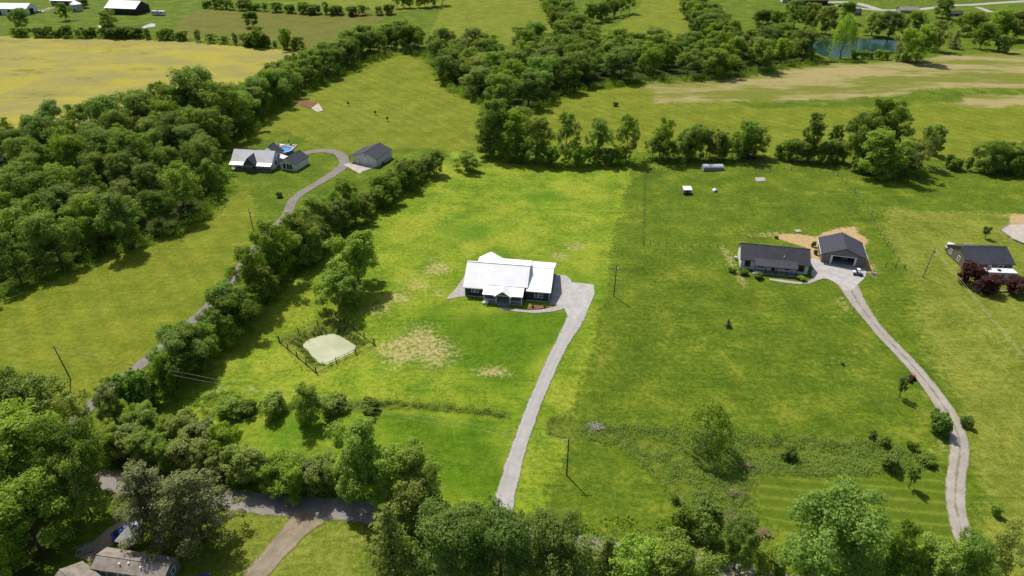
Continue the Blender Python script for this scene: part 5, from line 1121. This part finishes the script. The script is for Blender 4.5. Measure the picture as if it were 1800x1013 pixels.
# ------------------------------------------------------------------ fences, poles, wires, small things
def fence(pts, sp, label, h=1.3, r=.07, name='post_fence', mat='darkwood', wires=(.5,.85,1.15), corner=1.25, wr=.006, wm='wire'):
    q = P(pts); c = Vector(q[0]); root = empty(name, (c.x, c.y, h1(c.x, c.y)), 0, label, 'fence'); o = Vector((c.x, c.y, h1(c.x, c.y)))
    me = bpy.data.meshes.new('post'); m = MB().tube((0,0,-.3),(0,0,h),r,r*.9,6); me.from_pydata(m.v, [], m.f); me.materials.append(M[mat]); tops = []; g = random.Random(4)
    for i in range(len(q)-1):
        a, b = Vector(q[i]), Vector(q[i+1]); n = max(1, round((b-a).length/sp))
        for k in range(n+(1 if i == len(q)-2 else 0)):
            p = a.lerp(b, k/n); z = h1(p.x, p.y); w_ = bpy.data.objects.new('post', me); C.objects.link(w_); w_.parent = root
            w_.location = Vector((p.x, p.y, z))-o; s = corner if k == 0 else g.uniform(.9, 1.08); w_.scale = (s, s, s if k else 1.15); w_.rotation_euler = (g.uniform(-.05,.05), g.uniform(-.05,.05), 0); tops.append(Vector((p.x, p.y, z))-o)
    m = MB()
    for a, b in zip(tops[:-1], tops[1:]):
        for z in wires: m.tube(a+Vector((0,0,z)), b+Vector((0,0,z)), wr, n=3, cap=False)
    m.build('wire', M[wm], root)
    return root
fence([(491,601),(590,556),(658,606),(556,656),(491,601)], 4.6, 'wire fence on dark posts around the pale pond', 1.5, .13, wires=(.12,.75,1.35), wr=.05, wm='darkwood')  # lowest strand made thick and dark to paint in the fence's base shadow
fence([(1136,289),(1134,330),(1133,380),(1131,431)], 3.6, 'fence line on left side of the right pasture', 1.35, .08)
fence([(1150,301),(1250,301),(1352,303),(1453,304)], 2.6, 'row of thin posts along the back of the right pasture', 1.5, .07)
fence([(1168,289),(1250,287),(1340,288),(1440,289)], 5.2, 'sparse post fence at the foot of hedgerow behind right pasture', 1.2, .07)
fence([(1143,431),(1200,433),(1276,436)], 2.4, 'row of short posts left of the white house', 1.3, .08)
fence([(1452,292),(1472,312),(1500,345),(1530,384),(1560,432),(1590,472)], 4.0, 'diagonal post fence behind the brick garage', 1.3, .08)
fence([(1557,470),(1574,471),(1589,472)], 3.2, 'short fence piece at lower end of diagonal fence', 1.3, .08)
fence([(1520,6),(1560,7),(1600,6),(1640,4)], 6.0, 'brown rail fence along the far road', 1.6, .12, 'rail_fence', 'wood', (.6,1.2))
def terrace_rail():
    q = P([(1757,408),(1772,398),(1800,398),(1830,398)]); q2 = P([(1757,409),(1772,419),(1784,426),(1800,434),(1830,436)]); c = Vector(q[0]); r = empty('terrace_rail', (c.x, c.y, 0), 0, 'thin metal rail around the white terrace at right edge', 'railing'); o = Vector((c.x, c.y, 0))
    for line in (q, q2):
        for a, b in zip(line[:-1], line[1:]):
            a, b = Vector((*a,0))-o, Vector((*b,0))-o; n = max(1, int((b-a).length/2))
            for k in range(n+1): p = a.lerp(b, k/n); MB().tube(p, p+Vector((0,0,1.2)), .04, n=5).build('baluster', M['galv'], r)
            MB().tube(a+Vector((0,0,1.2)), b+Vector((0,0,1.2)), .04, n=5).build('top_rail', M['galv'], r)
terrace_rail()
def garden_wall():
    q = P([(1708,507),(1717,512),(1760,514),(1830,514)]); c = Vector(q[0]); r = empty('low_wall', (c.x, c.y, 0), 0, 'low pale timber edging below the plum-leaved trees', 'edging')
    for a, b in zip(q[:-1], q[1:]):
        a, b = Vector((*a,0))-Vector((*q[0],0)), Vector((*b,0))-Vector((*q[0],0)); n = Vector((-(b-a).y, (b-a).x, 0)).normalized()*.14
        fix_normals(MB().hexa([a-n-Vector((0,0,.4)),b-n-Vector((0,0,.4)),b+n-Vector((0,0,.4)),a+n-Vector((0,0,.4))],[p+Vector((0,0,.45)) for p in (a-n,b-n,b+n,a+n)]).build('sleeper', M['stone'], r))
    MB().tube((1.2,-.6,-.3),(1.3,-.6,1.9),.06,n=6).build('post', M['galv'], r)
garden_wall()
TOPS = {}
def pole(key, px, py, h, label, arm=True, lean=(0,0), mat='polewood'):
    g = G(px, py); r = empty('utility_pole', g, 0, label, 'utility pole', None); t = Vector((lean[0], lean[1], h))
    MB().tube((0,0,-.5), t, .17, .11, 10).build('pole', M[mat], r)
    if arm:
        fix_normals(MB().box(-.9,.9,-.06,.06,-.06,.06).build('cross_arm', M['polewood'], r)).location = t-Vector((0,0,.5))
        for x in (-.8, .8): MB().tube(t+Vector((x,0,-.44)), t+Vector((x,0,-.2)), .06, .04, 8).build('insulator', M['galv'], r)
    else: MB().tube(t+Vector((.22,-.15,-1.6)), t+Vector((.22,-.15,-.7)), .22, n=10).build('transformer', M['galv'], r)
    TOPS[key] = g+t
pole('w', 124, 666, 9.3, 'utility pole standing on the mown field at left', True, (-.6,0)); pole('m', 445, 403, 7.2, 'slim pole beside the lane below the farmhouse', False)
pole('c', 1079, 521, 9.6, 'utility pole right of the lot drive, casting a thin shadow', False); pole('f', 996, 836, 9.6, 'utility pole at front right corner of the lot'); pole('e', 1622, 488, 9.6, 'pale utility pole left of the grey house', False, (.4,0), 'stone')
def wires(name, a, b, offs, sag, label):
    c = a; r = empty(name, a, 0, label, 'wire')
    for dz, dx in offs:
        m = MB(); n = 18; pr = None
        for i in range(n+1):
            t = i/n; p = a.lerp(b, t)-a+Vector((dx, 0, dz-4*sag*t*(1-t)))
            if pr is not None: m.tube(pr, p, .02, n=4, cap=False)
            pr = p
        m.build('cable', M['cable'], r)
wires('overhead_wire', TOPS['w'], TOPS['f'], ((-.25,.3),(-1.4,0)), 1.0, 'overhead wire pair crossing the front of the lot')
e2 = G(1890, 830)+Vector((0,0,9.6)); wires('overhead_wire', TOPS['e'], e2, ((-.2,-.3),(-.2,.3)), .8, 'overhead wire pair running down the right edge')
def brush_pile(px, py, n, rad, mat, label, seed, L=(1.2,2.6), name='brush_pile'):
    g = random.Random(seed); c = G(px, py); r = empty(name, c, 0, label, 'brush pile'); m = MB()
    for i in range(n):
        a = g.uniform(0, 3.14); x, y = g.gauss(0, rad*.45), g.gauss(0, rad*.25); l = g.uniform(*L)/2; z = max(.1, .75-abs(x)*.22)*g.random(); d = Vector((math.cos(a)*l, math.sin(a)*l, g.uniform(-.15,.25)*l))
        m.tube(Vector((x,y,z))-d, Vector((x,y,z))+d, g.uniform(.03,.09), .02, 5, False)
    m.build('branches', M[mat], r)
brush_pile(1047, 752, 90, 2.2, 'deadwood', 'bleached branch pile in the ditch just right of lot', 1)
brush_pile(1292, 868, 60, 2.0, 'twigs', 'brown brush pile beside left end of striped lawn', 2); brush_pile(1312, 820, 40, 1.6, 'twigs', 'small dry brush heap above the striped lawn', 3); brush_pile(1288, 912, 50, 1.8, 'twigs', 'dry brush heap on weedy bank below striped lawn corner', 6); brush_pile(1342, 938, 50, 1.6, 'twigs', 'brush heap beside the big spreading tree', 7)
brush_pile(1533, 482, 30, .9, 'deadwood', 'pale timber scrap heap right of brick garage', 4, (.8,1.8), 'scrap_heap'); brush_pile(152, 968, 50, 1.3, 'deadwood', 'heap of pale slats beside the brown-roofed outbuilding', 5, (1.0,2.4), 'scrap_heap')
def snags():
    for px, py, h, lb in ((176,204,5.0,'left of two dark dead trunks behind the left wood'),(183,203,5.6,'right of two dark dead trunks behind the left wood')):
        g = G(px, py); r = empty('dead_trunk', g, .4, lb, 'dead tree'); MB().tube((0,0,-.3),(-.5,0,h),.3,.16,8).build('trunk', M['dark'], r); MB().tube((-.2,0,h*.6),(-.9,.2,h*.85),.12,.05,6).build('limb', M['dark'], r)
snags()
def rocks(px, py, n, rad, label, seed):
    g = random.Random(seed); c = G(px, py); r = empty('rock_border', c, 0, label, 'rocks')
    for i in range(n):
        x, y = g.uniform(-rad, rad), g.uniform(-.6,.6); s = g.uniform(.2,.5); m = MB(); k = 7
        m.hexa(*[[(x+s*(1-.3*t)*math.cos(a)*g.uniform(.8,1.1), y+s*(1-.3*t)*math.sin(a)*g.uniform(.8,1.1), -.1+t*s*1.1) for a in (-2.3,-.8,.8,2.3)] for t in (0,1)]); fix_normals(m.build('rock', M['stone'], r))
rocks(1328, 481, 9, 1.2, 'pale rocks before the porch of white house', 2)
rocks(1655, 300, 10, 3.5, 'pale rocks in the low hedgerow at right', 3)
print({k: len(v[3]) for k, v in GROUPS.items()})
print('trees', NTREES, 'objects', len(bpy.data.objects), 'tris', sum(len(m.loops)-2*len(m.polygons) for m in bpy.data.meshes))
